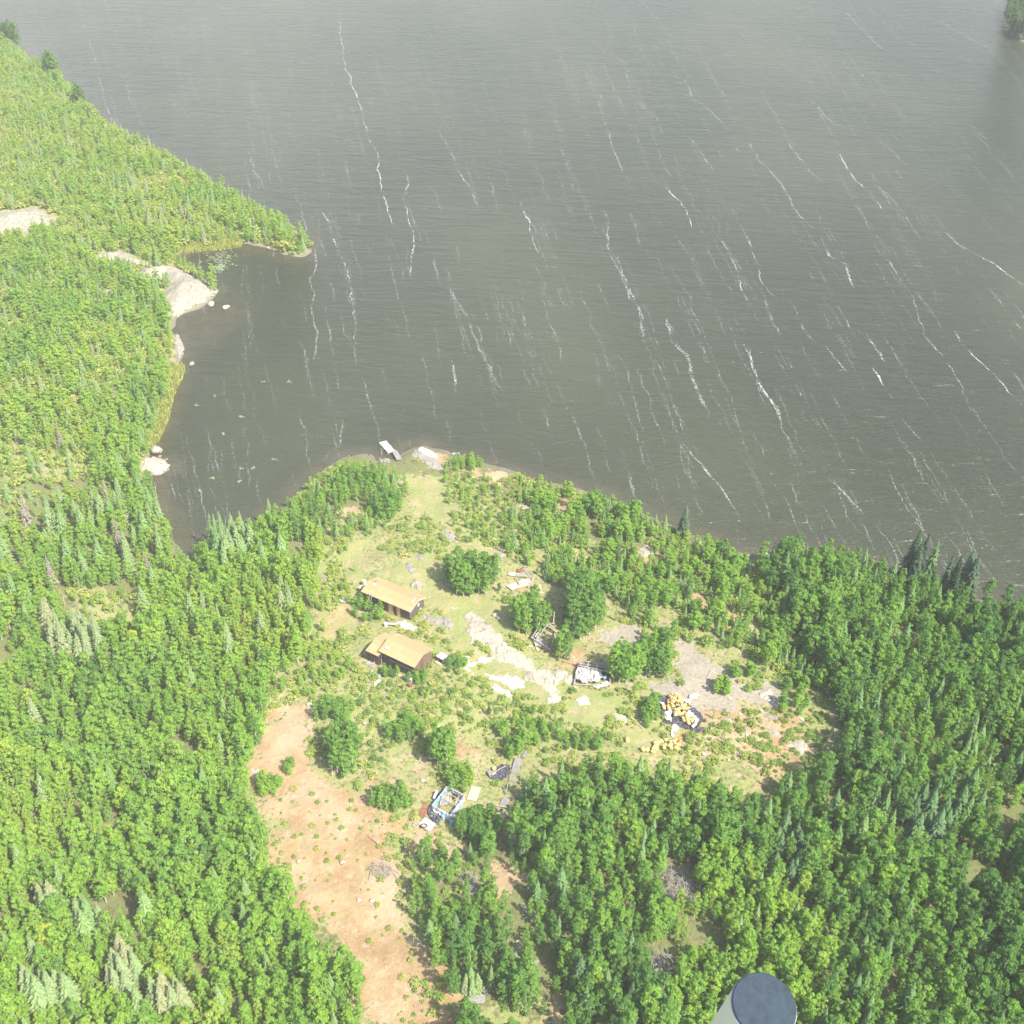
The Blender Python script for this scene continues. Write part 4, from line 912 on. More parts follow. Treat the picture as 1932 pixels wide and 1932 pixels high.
MB().box((wl_ * .255, fy - .03, 1.1), (.55, .06, 2.0)).build('wall_panel', M['tan'], cab)
MB().box((-wl_ * .16, fy - .03, 1.15), (.22, .06, 2.0)).build('wall_panel', M['tan'], cab)
for fx, w in ((-.33, 1.3), (-.07, .9), (.17, .55)): window(cab, (wl_ * fx, fy, 1.45), (w, .7), 0, frame='wall_brown')
window(cab, (wl_ / 2, .35, 1.95), (.34, .42), 1, pane='white'); window(cab, (wl_ / 2, .85, .75), (.24, .3), 1, pane='white')
MB().box((wl_ / 2 + .04, 0, -.12), (.07, ww + .3, .42)).build('skirting_board', M['pale_wood'], cab)
for k in range(2):
    MB().box((wl_ * .27, fy - .45 - .35 * k, .12 - .28 * k), (1.9, .36, .16)).build('step', M['grey_ply'], cab)
sl = RS / (W1 / 2)
def on_roof(par, x, y, L, W, name, mat, W_=None, h=EH, rise=RS, th=.05):
    s = rise / (W_ / 2); z = h - .02 + (W_ / 2 - abs(y)) * s + .012
    q = Matrix.Rotation(math.atan(s) * (1 if y < 0 else -1), 3, 'X'); return MB().box((x, y, z), (L, W, th), q).build(name, M[mat], par)
on_roof(cab, -L1 * .36, -W1 * .06, .5, .34, 'roof_patch', 'white', W1); on_roof(cab, -L1 * .4, W1 * .1, .3, .5, 'roof_patch', 'rust', W1)
on_roof(cab, L1 * .43, -W1 * .05, .22, 1.0, 'roof_patch', 'ply', W1, th=.03)
lv = (L1 / 2 + .004)
for s in (-1, 1):
    MB().poly([(lv, s * W1 / 2, EH - .0), (lv, s * .01, EH + RS), (lv, s * .01, EH + RS - .2), (lv, s * W1 / 2, EH - .2)][:: (1 if s > 0 else -1)], .03).build('barge_board', M['pale_wood'], cab)

EH2 = 2.75
c2, L2, W2, a2 = frame_from(P(*zh(1225, 1555), EH2), P(*zh(670, 1325), EH2), P(*zh(1480, 1275), EH2))
cab2 = empty('cabin', (c2.x, c2.y, c2.z - EH2), a2)
tag(cab2, 'tall brown plank cabin with a lower annex on its left, the lower of two', 'cabin')
w2, l2 = W2 - .6, L2 - .5
prism_wall(l2, w2, EH2 - .02, RS * w2 / W2, -.9).build('wall', M['wall_brown'] if False else M['wall'], cab2)
roof_slab(L2, W2, EH2 - .02, RS).build('roof', M['roof'], cab2)
MB().poly([(l2 / 2 + .035, -w2 / 2, -.5), (l2 / 2 + .035, w2 / 2, -.5), (l2 / 2 + .035, w2 / 2, EH2 - .14), (l2 / 2 + .035, 0, EH2 + RS * w2 / W2 - .16), (l2 / 2 + .035, -w2 / 2, EH2 - .14)], .03).build('gable_cladding', M['wall_brown'], cab2)
MB().poly([(-l2 / 2 - .035, w2 / 2, 1.2), (-l2 / 2 - .035, -w2 / 2, 1.2), (-l2 / 2 - .035, -w2 / 2, EH2 - .14), (-l2 / 2 - .035, 0, EH2 + RS * w2 / W2 - .16), (-l2 / 2 - .035, w2 / 2, EH2 - .14)], .03).build('gable_cladding', M['rust'], cab2)
on_roof(cab2, -L2 * .36, -W2 * .3, .5, .45, 'roof_vent', 'white', W2, EH2, th=.28)
MB().box((l2 * .12, -w2 / 2 - .03, EH2 * .62), (l2 * .74, .04, .12)).build('cross_board', M['grey_wood'], cab2)
MB().box((l2 * .28, -w2 / 2 - .55, -.1), (2.2, .5, .1)).build('boardwalk', M['pale_wood'], cab2)
MB().box((-l2 / 2 + .04, -w2 / 2 - .04, 1.2), (.14, .06, 2.5)).build('corner_board', M['pale_wood'], cab2)
# annex: lower roof, pushed against the left gable
A0, B0 = 2.15, .6
an_r = 2.3; ax = -L2 / 2 - an_r / 2 + .28; ay = -.42; aw = W2 * 1.0
an = MB()
pw = prism_wall(an_r - .3, aw - .6, A0 - .02, B0 * (aw - .6) / aw, -.9)
for v in pw.v: v.x += ax - .06; v.y += ay
pw.build('annex_wall', M['wall'], cab2)
rf = roof_slab(an_r, aw, A0 - .02, B0)
for v in rf.v: v.x += ax; v.y += ay
rf.build('annex_roof', M['roof'], cab2)
MB().box((ax - .15, ay - aw / 2 + .27, .95), (.8, .06, 1.85)).build('annex_door', M['wall_brown'], cab2)
MB().box((ax - .1, ay - aw / 2 - .2, .05), (1.5, .9, .14)).build('porch', M['grey_wood'], cab2)
rl = MB()
for q in ((-.75, -.6), (.65, -.6), (.65, .1)): rl.tube([(ax - .1 + q[0], ay - aw / 2 - .2 + q[1] * .7, -.6), (ax - .1 + q[0], ay - aw / 2 - .2 + q[1] * .7, .9)], .04)
rl.tube([(ax - .85, ay - aw / 2 - .62, .88), (ax + .55, ay - aw / 2 - .62, .88), (ax + .55, ay - aw / 2 - .13, .88)], .04); rl.build('porch_rail', M['pale_wood'], cab2)
def local(par, x, y, z): return Matrix.Translation(par.location) @ Matrix.Rotation(par.rotation_euler.z, 4, 'Z') @ Vector((x, y, z))

# ladder against the eave of the upper cabin
lp = local(cab, -L1 * .29, -W1 / 2 - 1.0, 0); lp.z = tz(lp.x, lp.y)
ld = empty('ladder', lp, a1); tag(ld, 'grey ladder leaning on the front eave of the upper cabin', 'ladder')
top = Vector((0, 1.05, EH + cab.location.z - lp.z + .5))
for s in (-.22, .22): MB().tube([(s, 0, -.1), (s, top.y, top.z)], .04).build('rail', M['grey_wood'], ld)
for k in range(1, 10): q = top * (k / 10.0); MB().tube([(-.22, q.y, q.z), (.22, q.y, q.z)], .025).build('rung', M['grey_wood'], ld)

# ------------------------------------------------------------------ generic gear
def plank(pa, pb, w, th, mat, name, label, cat, group=None, lift=.06):
    a, b = P(*pa, lift), P(*pb, lift); u = b - a; L = u.length
    o = MB().box((0, 0, 0), (L, w, th)).build(name, M[mat]); o.location = (a + b) / 2
    q = Vector((1, 0, 0)).rotation_difference(u.normalized()); o.rotation_mode = 'QUATERNION'; o.rotation_quaternion = q
    return tag(o, label, cat, group)
def pole(pa, pb, r, mat, name, label, cat, za=.1, zb_=.1, group=None):
    a, b = P(*pa, za), P(*pb, zb_); c = (a + b) / 2
    k = Vector((random.uniform(-.05, .05), random.uniform(-.05, .05), random.uniform(0, .05)))
    o = MB().tube([a - c, k, b - c], r, r * .75, 7).build(name, M[mat]); o.location = c
    return tag(o, label, cat, group)
def cloth(name, poly, mat, label, cat, amp=.18, res=.09, base=.05, hump=.0, group=None, parent=None, scl=.5):
    """crumpled sheet lying on the ground, ragged outline"""
    w = [tuple(P(x, y)[:2]) for x, y in poly]; xs = [q[0] for q in w]; ys = [q[1] for q in w]
    a = np.arange(min(xs) - .3, max(xs) + .3, res); b = np.arange(min(ys) - .3, max(ys) + .3, res); A, B = np.meshgrid(a, b); s = random.randint(1, 999)
    d = sdist(A.ravel(), B.ravel(), w).reshape(A.shape) + (fbm(A / .5, B / .5, s, 3) - .5) * .35
    cr = np.abs(fbm(A / scl, B / scl, s + 5, 4) - .5) * 2
    H = terrain(A.ravel(), B.ravel()).reshape(A.shape) + base + amp * (1 - cr) ** 2 + hump * (1 - np.exp(-np.maximum(d, 0) / .5)) + .05 * vnoise(A / .2, B / .2, s)
    ok = d > 0; ii = np.arange(A.size).reshape(A.shape); q = np.stack([ii[:-1, :-1], ii[:-1, 1:], ii[1:, 1:], ii[1:, :-1]], -1)
    F = q[ok[:-1, :-1] & ok[:-1, 1:] & ok[1:, 1:] & ok[1:, :-1]]
    if not len(F): return None
    u, inv = np.unique(F, return_inverse=True); V = np.stack([A.ravel()[u], B.ravel()[u], H.ravel()[u]], -1); c = V.mean(0); n = len(V)
    f = inv.reshape(F.shape); V2 = np.concatenate([V, V - [0, 0, .02]]) - c
    e = np.concatenate([f[:, [0, 1]], f[:, [1, 2]], f[:, [2, 3]], f[:, [3, 0]]]); key = {tuple(x) for x in e.tolist()}
    sk = [(b_, a_, a_ + n, b_ + n) for a_, b_ in key if (b_, a_) not in key]
    o = link(name, np_mesh(name, V2, np.concatenate([f, f[:, ::-1] + n, np.array(sk)]), [M[mat]], False)); o.location = c
    return tag(o, label, cat, group)
def barrel(pd, r, h, mat, label, lying=False, cat='barrel', name='barrel', z=0):
    p = P(*pd, z); mb = MB(); pr = [(r * .9, 0), (r, .03 * h), (r, .32 * h), (r * 1.05, .35 * h), (r, .38 * h), (r, .64 * h), (r * 1.05, .67 * h), (r, .7 * h), (r, .96 * h), (r * .92, h), (r * .85, h * .97)]
    mb.lathe(pr, 16); o = mb.build(name, M[mat], smooth=False); o.location = p
    if lying: o.rotation_euler = (R(90), 0, random.uniform(0, 6)); o.location.z += r
    return tag(o, label, cat)

# ---- around the cabins
barrel(zh(458, 310), .34, .9, 'white', 'white barrel at the left gable of the upper cabin')
plank(zh(375, 365), zh(440, 320), .6, .1, 'pale_wood', 'plank', 'short wide pale plank by the left gable of the upper cabin', 'plank', None, .8)
tub = MB().lathe([(.3, 0), (.62, .05), (.68, .32), (.74, .34), (.70, .37), (.60, .12), (.1, .1)], 20).build('tub', M['white'], smooth=True); tub.location = P(*zh(155, 568)); tub.scale = (1.1, .8, 1)
tag(tub, 'white oval tub in the grass left of the cabins', 'tub')
pole(zh(30, 530), zh(120, 540), .05, 'pale_wood', 'pole', 'thin pale pole in grass beside the white tub', 'pole')
bn = empty('bench', P(*zh(858, 945)), a1 + .55); tag(bn, 'long white bench standing in grass between the two cabins', 'bench')
MB().box((0, 0, .45), (2.0, .32, .06)).build('seat', M['white'], bn)
for s in (-.85, .85): MB().box((s, 0, .2), (.08, .3, .44)).build('leg', M['white'], bn)
barrel(zh(785, 948), .27, .62, 'white', 'white bucket at the left end of the white bench', cat='bucket', name='bucket')
hp = [P(*zh(x, y), .05) for x, y in ((1800, 655), (1825, 668), (1850, 675), (1875, 672), (1890, 655))]
ho_ = MB().tube([q - hp[2] for q in hp], .05).build('hose', mat_plain('pale_green_hose', (.55, .72, .42), .5)); ho_.location = hp[2]; tag(ho_, 'pale green hose curled on dry grass right of the upper cabin', 'hose')
# storage box
bx = empty('storage_box', P(*zh(1655, 1480)), a2 - .12); tag(bx, 'white-topped storage box with dark front, right of the lower cabin', 'storage box')
MB().box((0, 0, .45), (1.15, .95, .9)).build('body', M['grey_ply'], bx); MB().box((0, -.02, .94), (1.35, 1.15, .07)).build('lid', M['white'], bx)
MB().box((.1, -.49, .5), (.7, .03, .55)).build('door', M['dark'], bx); MB().box((0, -.75, .06), (1.2, .4, .1)).build('step', M['pale_wood'], bx)
# fridge-like white cupboard at the lower cabin's corner
fg = empty('freezer', P(*zh(1180, 1790)), a2); tag(fg, 'white chest freezer at the near corner of the lower cabin', 'freezer')
MB().box((0, 0, .42), (.85, 1.15, .84)).build('body', M['white'], fg); MB().box((0, 0, .875), (.9, 1.2, .07)).build('lid', M['white'], fg); MB().box((0, -.61, .8), (.3, .03, .05)).build('handle', M['grey_ply'], fg)
barrel(zh(1160, 1870), .3, .5, 'rust', 'rusty drum in the grass below the white freezer')
barrel(zh(1230, 1790), .28, .8, 'dark', 'dark drum at the lower cabin corner beside the white freezer')
cloth('tarp', mp(zh, [(655, 1720), (700, 1705), (725, 1735), (700, 1760), (665, 1755)]), 'blue_tarp', 'small blue tarp crumpled in bushes below the lower cabin', 'tarp', .3, .06)
cloth('plastic_sheet', mp(zh, [(620, 1830), (680, 1790), (720, 1800), (680, 1850), (625, 1900), (585, 1880)]), 'white_cloth', 'crumpled white plastic sheet in grass below the lower cabin', 'plastic sheet', .3, .07)
pole(zh(590, 1615), zh(510, 1735), .06, 'white', 'pole', 'white pole leaning from the annex porch into the bushes', 'pole', .6, .1)
plank(zh(945, 1680), zh(1110, 1745), .35, .08, 'pale_wood', 'plank', 'pale plank on the ground along the front of the lower cabin', 'plank', lift=.12)
for q in ((1245, 1085), (1240, 1130)): cloth('rag', mp(zh, [(q[0] - 18, q[1] - 18), (q[0] + 22, q[1] - 14), (q[0] + 18, q[1] + 20), (q[0] - 20, q[1] + 16)]), 'white_cloth', 'white rag beside the smooth white rock, %s of two' % ('upper' if q[1] < 1100 else 'lower'), 'rag', .1, .05)

# ---- dock, boat, shore
zd = zo(750, 1000, 500)
da, db, dc = (Vector(plane_pt(*zd(x, y), .45)) for x, y in ((604, 225), (665, 205), (752, 300)))
u = (dc - db); Ld = u.length; u.normalize(); wv = (db - da); Wd = wv.length
dk = empty('dock', (da + db) / 2 + u * Ld / 2 - Vector((0, 0, .45)), math.atan2(u.y, u.x)); tag(dk, 'pale wooden dock reaching into the lake', 'dock')
def mat_deck():
    t = NT('dock_boards'); o = t.obj(); sp = t.node('ShaderNodeSeparateXYZ'); t.lk(o, sp.inputs[0]); q = t.math('DIVIDE', sp.outputs[0], .15)
    w = t.node('ShaderNodeTexWhiteNoise', noise_dimensions='1D'); t.lk(t.math('FLOOR', q), w.inputs['W'])
    t.base(t.ramp(w.outputs[0], [(0, (.50, .45, .36)), (1, (.62, .57, .47))]), .85, .2); return t.m
M['deck'] = mat_deck()
Wd = min(Wd, 2.4)
MB().box((0, 0, .42), (Ld, Wd, .08)).build('deck', M['deck'], dk)
for s in (-1, 1): MB().box((0, s * (Wd / 2 - .08), .26), (Ld, .14, .24)).build('side_beam', M['grey_wood'], dk)
for sx_ in (-.42, 0, .42):
    for s in (-1, 1): MB().tube([(sx_ * Ld, s * (Wd / 2 + .06), -2.5), (sx_ * Ld, s * (Wd / 2 + .06), .62)], .08).build('post', M['grey_wood'], dk)
ga, gb = zd(745, 300), zd(792, 382)
gp = Vector(plane_pt(*ga, .5)); ge = P(*gb, .25)
gw = MB(); uu = (ge - gp); mid = (ge + gp) / 2
gw.box((0, 0, 0), (uu.length, 1.0, .09)); go_ = gw.build('gangway', M['grey_ply']); go_.location = mid; go_.rotation_mode = 'QUATERNION'; go_.rotation_quaternion = Vector((1, 0, 0)).rotation_difference(uu.normalized())
tag(go_, 'grey plank gangway joining the dock to the bank', 'gangway')
ba, bb = P(*zd(985, 300)), P(*zd(1143, 368)); bu = bb - ba; Lb = bu.length
bt = empty('boat', (ba + bb) / 2, math.atan2(bu.y, bu.x)); tag(bt, 'white boat lying upside down on the bank by the dock', 'boat')
V = []; ns, nr = 22, 12
for i in range(ns):
    t = i / (ns - 1); x = (t - .5) * Lb; wd = .82 * (1 - max(0, (t - .45) / .55) ** 2.2) * (.88 + .12 * min(1, t / .3)) + .015; hh = .62 * (1 - .18 * t) * (1 if t < .9 else 1 - (t - .9) * 3)
    for k in range(nr + 1):
        a = math.pi * k / nr; V.append((x, math.copysign(abs(math.cos(a)) ** .7, math.cos(a)) * wd, .06 + hh * math.sin(a) ** .6))
F = [(i * (nr + 1) + k, (i + 1) * (nr + 1) + k, (i + 1) * (nr + 1) + k + 1, i * (nr + 1) + k + 1) for i in range(ns - 1) for k in range(nr)]
hull = link('hull', np_mesh('hull', V, F, [M['white']], True), bt)
MB().poly([(-Lb / 2 - .01, .72 * math.cos(a), .06 + .6 * math.sin(a)) for a in np.linspace(0, math.pi, 9)], .04).build('transom', M['white'], bt)
MB().box((-.1, 0, .70), (Lb * .75, .05, .07)).build('keel', M['white'], bt)
for s in (-1, 1): MB().tube([(-Lb / 2, s * .75, .06), (0, s * .86, .06), (Lb * .25, s * .72, .06), (Lb * .42, s * .36, .06), (Lb / 2, 0, .06)], .04).build('gunwale', M['grey_ply'], bt)
for i, (a, b, r, lb) in enumerate([((520, 335), (560, 370), .12, 'short bleached driftwood log on the shore rock left of the dock'), ((590, 345), (640, 395), .13, 'bleached driftwood log lying across the grey rock left of the dock'),
      ((610, 400), (700, 375), .12, 'long bleached driftwood log nearest the gangway'), ((760, 300), (790, 288), .08, 'thin driftwood stick beside the dock gangway'), ((640, 440), (655, 480), .07, 'thin bleached stick standing out of the young wood'),
      ((1275, 325), (1345, 320), .2, 'short thick driftwood log on the shore right of the boat'), ((1335, 300), (1345, 330), .1, 'upright stub of driftwood on the shore right of the boat'), ((1590, 390), (1670, 405), .16, 'driftwood log at the waterline below the shore bushes')]):
    pole(zd(*a), zd(*b), r, 'grey_wood', 'driftwood_log', lb, 'driftwood')
cloth('plastic_sheet', mp(zd, [(1565, 615), (1590, 605), (1615, 610), (1610, 625), (1580, 630)]), 'white_cloth', 'small white scrap caught in scrub below the shore', 'plastic sheet', .15, .07)
pole((1383, 989), (1393, 984), .1, 'grey_wood', 'driftwood_log', 'short pale log afloat off the little inlet on the right', 'driftwood', 0, 0)

# ---- coloured gear by the scrub
barrel(zd(1805, 1170), .42, .5, 'orange', 'orange drum in scrub above the round tree clump')
barrel(zd(1832, 1142), .32, .5, 'blue_tarp', 'blue drum behind the orange drum')
barrel(zd(1805, 1115), .4, .5, 'dark', 'black drum topmost beside the blue drum')
cloth('sack', mp(zd, [(1785, 1185), (1815, 1180), (1820, 1200), (1790, 1205)]), 'yellow', 'flat yellow sack in front of the orange drum', 'sack', .2, .06)

# ---- plywood pile
z3 = zo(1150, 1300, 400)
def sheet(q, mat, lift, name, label, cat, th=.05):
    ps = [P(*z3(*k), lift) for k in q]; c = sum(ps, Vector()) / len(ps)
    pl = [p - c for p in ps]; n = (pl[1] - pl[0]).cross(pl[2] - pl[0])
    if n.z < 0: pl = pl[::-1]
    o = MB().poly(pl, th).build(name, M[mat]); o.location = c; return tag(o, label, cat)
sheet([(290, 482), (405, 440), (445, 490), (360, 540)], 'ply', .22, 'plywood_sheet', 'pale plywood sheet at the lower left of the board pile', 'plywood sheet')
sheet([(425, 430), (560, 395), (575, 440), (440, 478)], 'ply', .3, 'plywood_sheet', 'pale plywood sheet in the middle of the board pile', 'plywood sheet')
sheet([(320, 330), (405, 335), (395, 375), (310, 360)], 'ply', .25, 'plywood_sheet', 'short pale plywood sheet at the upper left of the board pile', 'plywood sheet')
sheet([(410, 340), (525, 345), (525, 378), (405, 378)], 'grey_ply', .35, 'plywood_sheet', 'grey plywood sheet at the top of the board pile', 'plywood sheet')
sheet([(425, 480), (570, 442), (560, 475), (430, 510)], 'ply', .16, 'plywood_sheet', 'slatted pale sheet at the bottom right of the board pile', 'plywood sheet')
for a, b, lb in [((400, 380), (440, 470), 'dark pole lying across the board pile'), ((500, 270), (600, 400), 'grey pole upright behind the board pile, longest of three'), ((580, 310), (610, 390), 'grey pole at the back right of the board pile'), ((530, 380), (610, 420), 'grey pole propped at the right of the board pile'),
                 ((610, 390), (540, 500), 'pale straight pole sticking out of the board pile towards the grass'), ((490, 260), (550, 265), 'short grey pole in shade behind the board pile')]:
    pole(z3(*a), z3(*b), .07, 'pale_wood' if 'pale' in lb else 'grey_wood', 'pole', lb, 'pole', .5, .4)
cloth('tarp', mp(z3, [(410, 300), (460, 290), (500, 320), (470, 345), (410, 340)]), 'rust', 'brown rag of tarp behind the board pile', 'tarp', .3)
for a, b in [((660, 550), (720, 570)), ((680, 470), (690, 540))]: plank(z3(*a), z3(*b), .3, .06, 'pale_wood', 'plank', 'pale plank on soil right of the board pile, ' + ('lying flat' if a[0] == 660 else 'standing on edge'), 'plank')

# ---- collapsed log shed
s1 = empty('log_shed', P(*z3(720, 1060)), 0); tag(s1, 'collapsed grey log shed without a roof, among tall trees', 'shed')
def loc(par, q, dz): return P(*z3(*q), dz) - par.location
ck = [(580, 1080), (700, 910), (860, 1010), (800, 1220)]
for i in range(4):
    mb = MB()
    for k in range(3 if i != 2 else 2): mb.tube([loc(s1, ck[i], .15 + .24 * k), loc(s1, ck[(i + 1) % 4], .15 + .24 * k + random.uniform(-.1, .1))], .12, .1)
    mb.build('log_wall', M['grey_wood'], s1)
for a, b, za, zz in [((640, 1100), (770, 930), .9, 1.0), ((700, 910), (850, 920), 1.2, 1.0), ((710, 1040), (760, 1085), .8, .3), ((790, 920), (840, 975), 1.3, .6), ((800, 970), (880, 1030), .9, .6), ((680, 940), (600, 1060), 1.0, 1.1)]:
    MB().tube([loc(s1, a, za), loc(s1, b, zz)], .075).build('rafter', M['grey_wood'], s1)
MB().poly([loc(s1, q, .3) for q in ((620, 1070), (690, 960), (720, 985), (650, 1100))][::-1], .05).build('floor_board', M['pale_wood'], s1)
MB().tube([loc(s1, (845, 780), 3.0 * 0 + .2 + 2.6), loc(s1, (838, 920), 1.4)], .06).build('upright_pole', M['pale_wood'], s1)
cloth('debris', mp(z3, [(600, 1130), (660, 1110), (740, 1130), (790, 1200), (780, 1250), (700, 1220), (610, 1190)]), 'grey_wood', 'grey broken boards heaped at the front of the collapsed log shed', 'debris', .4, .09, scl=.25)
cloth('sack', mp(z3, [(635, 1210), (670, 1205), (680, 1240), (645, 1250)]), 'yellow', 'yellowish sack by the front corner of the collapsed log shed', 'sack', .2, .06)
cloth('sack', mp(z3, [(540, 1180), (590, 1185), (590, 1205), (545, 1200)]), 'ply', 'pale sack left of the collapsed log shed', 'sack', .15, .06)

# ---- white debris shed
s2 = empty('log_shed', P(*z3(1280, 1480)), 0); tag(s2, 'roofless log shed heaped with torn white insulation', 'shed')
ck = [(1070, 1620), (1130, 1380), (1480, 1440), (1490, 1640)]
for i in range(4):
    mb = MB()
    for k in range((2, 4, 2, 1)[i]): mb.tube([loc(s2, ck[i], .15 + .25 * k), loc(s2, ck[(i + 1) % 4], .15 + .25 * k)], .12, .1)
    mb.build('log_wall', M['grey_wood'], s2)
for a, b, za, zz in [((1140, 1345), (1470, 1395), 1.6, 1.5), ((1130, 1400), (1480, 1480), 1.3, 1.2), ((1240, 1360), (1230, 1440), 1.5, 1.2), ((1340, 1375), (1335, 1460), 1.5, 1.2), ((1440, 1390), (1440, 1475), 1.5, 1.1), ((1140, 1345), (1150, 1440), 1.6, .4)]:
    MB().tube([loc(s2, a, za), loc(s2, b, zz)], .07).build('rafter', M['grey_wood'], s2)
MB().poly([loc(s2, q, .25) for q in ((1150, 1400), (1460, 1450), (1450, 1500), (1150, 1450))][::-1], .05).build('floor_board', M['grey_ply'], s2)
pole(z3(1055, 1285), z3(1120, 1390), .07, 'pale_wood', 'pole', 'slanting pole at the upper left corner of the white debris shed', 'pole', 2.4, .5)
cloth('insulation', mp(z3, [(1080, 1520), (1120, 1460), (1200, 1440), (1280, 1470), (1370, 1490), (1400, 1560), (1380, 1620), (1300, 1640), (1180, 1640), (1090, 1600)]), 'white_cloth', 'big heap of torn white insulation inside the roofless shed', 'insulation', .7, .09, .15, .35, scl=.45)
cloth('insulation', mp(z3, [(1290, 1640), (1380, 1640), (1480, 1600), (1490, 1660), (1400, 1690), (1310, 1690)]), 'white_cloth', 'torn white insulation spilling out at the front of the roofless shed', 'insulation', .45, .08, scl=.4)
cloth('plastic_sheet', mp(z3, [(1080, 1560), (1130, 1560), (1120, 1590), (1080, 1590)]), 'pale_blue', 'pale blue scrap on the left of the white insulation heap', 'plastic sheet', .3, .07, .5)
cloth('plastic_sheet', mp(z3, [(1400, 1560), (1450, 1560), (1440, 1610), (1410, 1600)]), 'blue_tarp', 'blue scrap on the right of the white insulation heap', 'plastic sheet', .3, .07, .4)
cloth('debris', mp(z3, [(1380, 1500), (1480, 1490), (1490, 1580), (1440, 1560), (1400, 1540)]), 'dark', 'dark rubbish in the right corner of the roofless shed', 'debris', .4, .09, .2)

# ---- heap of yellow sacks on black tarpaulin
z5 = zo(1560, 1640, 160)
cloth('tarp', mp(z5, [(170, 290), (480, 290), (480, 380), (330, 500), (200, 470)]), 'black_tarp', 'black tarpaulin flap at the upper left of the yellow sack heap', 'tarp', .25, .08)
cloth('tarp', mp(z5, [(160, 560), (420, 480), (640, 740), (1050, 560), (1200, 640), (1390, 790), (1470, 960), (1370, 1200), (1160, 1290), (900, 1250), (640, 1140), (320, 1120), (290, 900), (160, 780)]), 'black_tarp', 'large black tarpaulin spread under the yellow sack heap', 'tarp', .2, .1, .03)
cloth('tarp', mp(z5, [(1120, 1290), (1350, 1240), (1660, 1230), (1680, 1320), (1450, 1350), (1330, 1420), (1200, 1380)]), 'black_tarp', 'crumpled black tarpaulin trailing from the lower right of the sack heap', 'tarp', .35, .08)
cloth('tarp', mp(z5, [(1440, 980), (1500, 970), (1590, 1090), (1500, 1080)]), 'black_tarp', 'small black tarpaulin scrap right of the sack heap', 'tarp', .3, .06)
cloth('torn_sheet', mp(z5, [(320, 830), (480, 750), (640, 700), (720, 720), (740, 770), (600, 820), (550, 900), (570, 1120), (480, 1060), (390, 1060), (310, 960), (380, 920)]), 'white_cloth', 'torn white sheet over the left side of the sack heap', 'sheet', .3, .08, .22)
cloth('torn_sheet', mp(z5, [(950, 840), (1050, 740), (1180, 860), (1270, 920), (1350, 1080), (1270, 1200), (1160, 1280), (1080, 1200), (1190, 1150), (1190, 980), (1020, 980)]), 'white_cloth', 'torn white sheet over the right side of the sack heap', 'sheet', .3, .08, .25)
cloth('torn_sheet', mp(z5, [(540, 1140), (660, 1110), (800, 1230), (720, 1330), (620, 1390), (610, 1490), (520, 1470), (520, 1320)]), 'white_cloth', 'white sheet trailing on the grass below the sack heap', 'sheet', .3, .08)
cloth('torn_sheet', mp(z5, [(860, 440), (1020, 420), (1060, 290), (1270, 245), (1370, 320), (1210, 420), (1100, 470), (1060, 560), (960, 560)]), 'white_cloth', 'white sheet blown out at the top right of the sack heap', 'sheet', .35, .08, .1)
cloth('torn_sheet', mp(z5, [(610, 250), (700, 240), (820, 330), (800, 390), (720, 330)]), 'white_cloth', 'narrow white sheet at the very top of the sack heap', 'sheet', .25, .07, .2)
cloth('torn_sheet', mp(z5, [(180, 490), (310, 500), (350, 560), (270, 590)]), 'pale_blue', 'pale bluish sheet at the left of the sack heap', 'sheet', .25, .07, .1)
cloth('torn_sheet', mp(z5, [(640, 600), (760, 640), (760, 720), (650, 700)]), 'white_cloth', 'white sheet scrap in the middle among the yellow sacks', 'sheet', .25, .07, .75)
def sack_mesh(seed, mat):
    V, F = [], []; n, m = 12, 9; pr = [(.02, -.42), (.2, -.40), (.34, -.27), (.40, -.02), (.37, .18), (.27, .33), (.12, .40), (.07, .46), (.10, .54)]
    for i, (r, z) in enumerate(pr):
        for k in range(n):
            a = 2 * math.pi * k / n; q = 1 + (float(vnoise(math.cos(a) * 1.3 + seed, z * 3 + math.sin(a) * 1.3, seed)) - .5) * .3; V.append((r * q * math.cos(a), r * q * math.sin(a), z))
    F = [(i * n + k, i * n + (k + 1) % n, (i + 1) * n + (k + 1) % n, (i + 1) * n + k) for i in range(len(pr) - 1) for k in range(n)]
    return np_mesh('sack', V, F, [mat], True)
SK = [sack_mesh(s, M['yellow']) for s in (1, 2, 3)] + [sack_mesh(4, M['orange'])]
def sack(pd, dz, k, label, group, sc=None):
    o = link('sack', SK[k]); p = P(*pd); o.location = (p.x, p.y, p.z + dz); sc = sc or random.uniform(.56, .72); o.scale = (sc, sc, sc)
    o.rotation_euler = (random.uniform(-1.2, 1.2), random.uniform(-1.2, 1.2), random.uniform(0, 6)); tag(o, label, 'sack', group)
HEAP = [(560, 330), (500, 390), (530, 450), (580, 370), (640, 350), (650, 430), (700, 380), (740, 440), (450, 500), (460, 560), (530, 540), (600, 480), (440, 640), (460, 700), (540, 620), (560, 690), (600, 570), (650, 520), (700, 560), (760, 470), (760, 550), (820, 510),
        (840, 570), (810, 620), (830, 690), (920, 620), (900, 680), (800, 760), (880, 760), (900, 820), (960, 720), (1010, 700), (730, 790), (640, 800), (640, 880), (640, 950), (700, 930), (740, 860), (750, 930), (830, 920), (870, 980), (890, 1050), (960, 920), (990, 1000), (1010, 1060), (1030, 1140), (1090, 1020), (1130, 1080), (1150, 1000), (310, 640), (320, 690)]
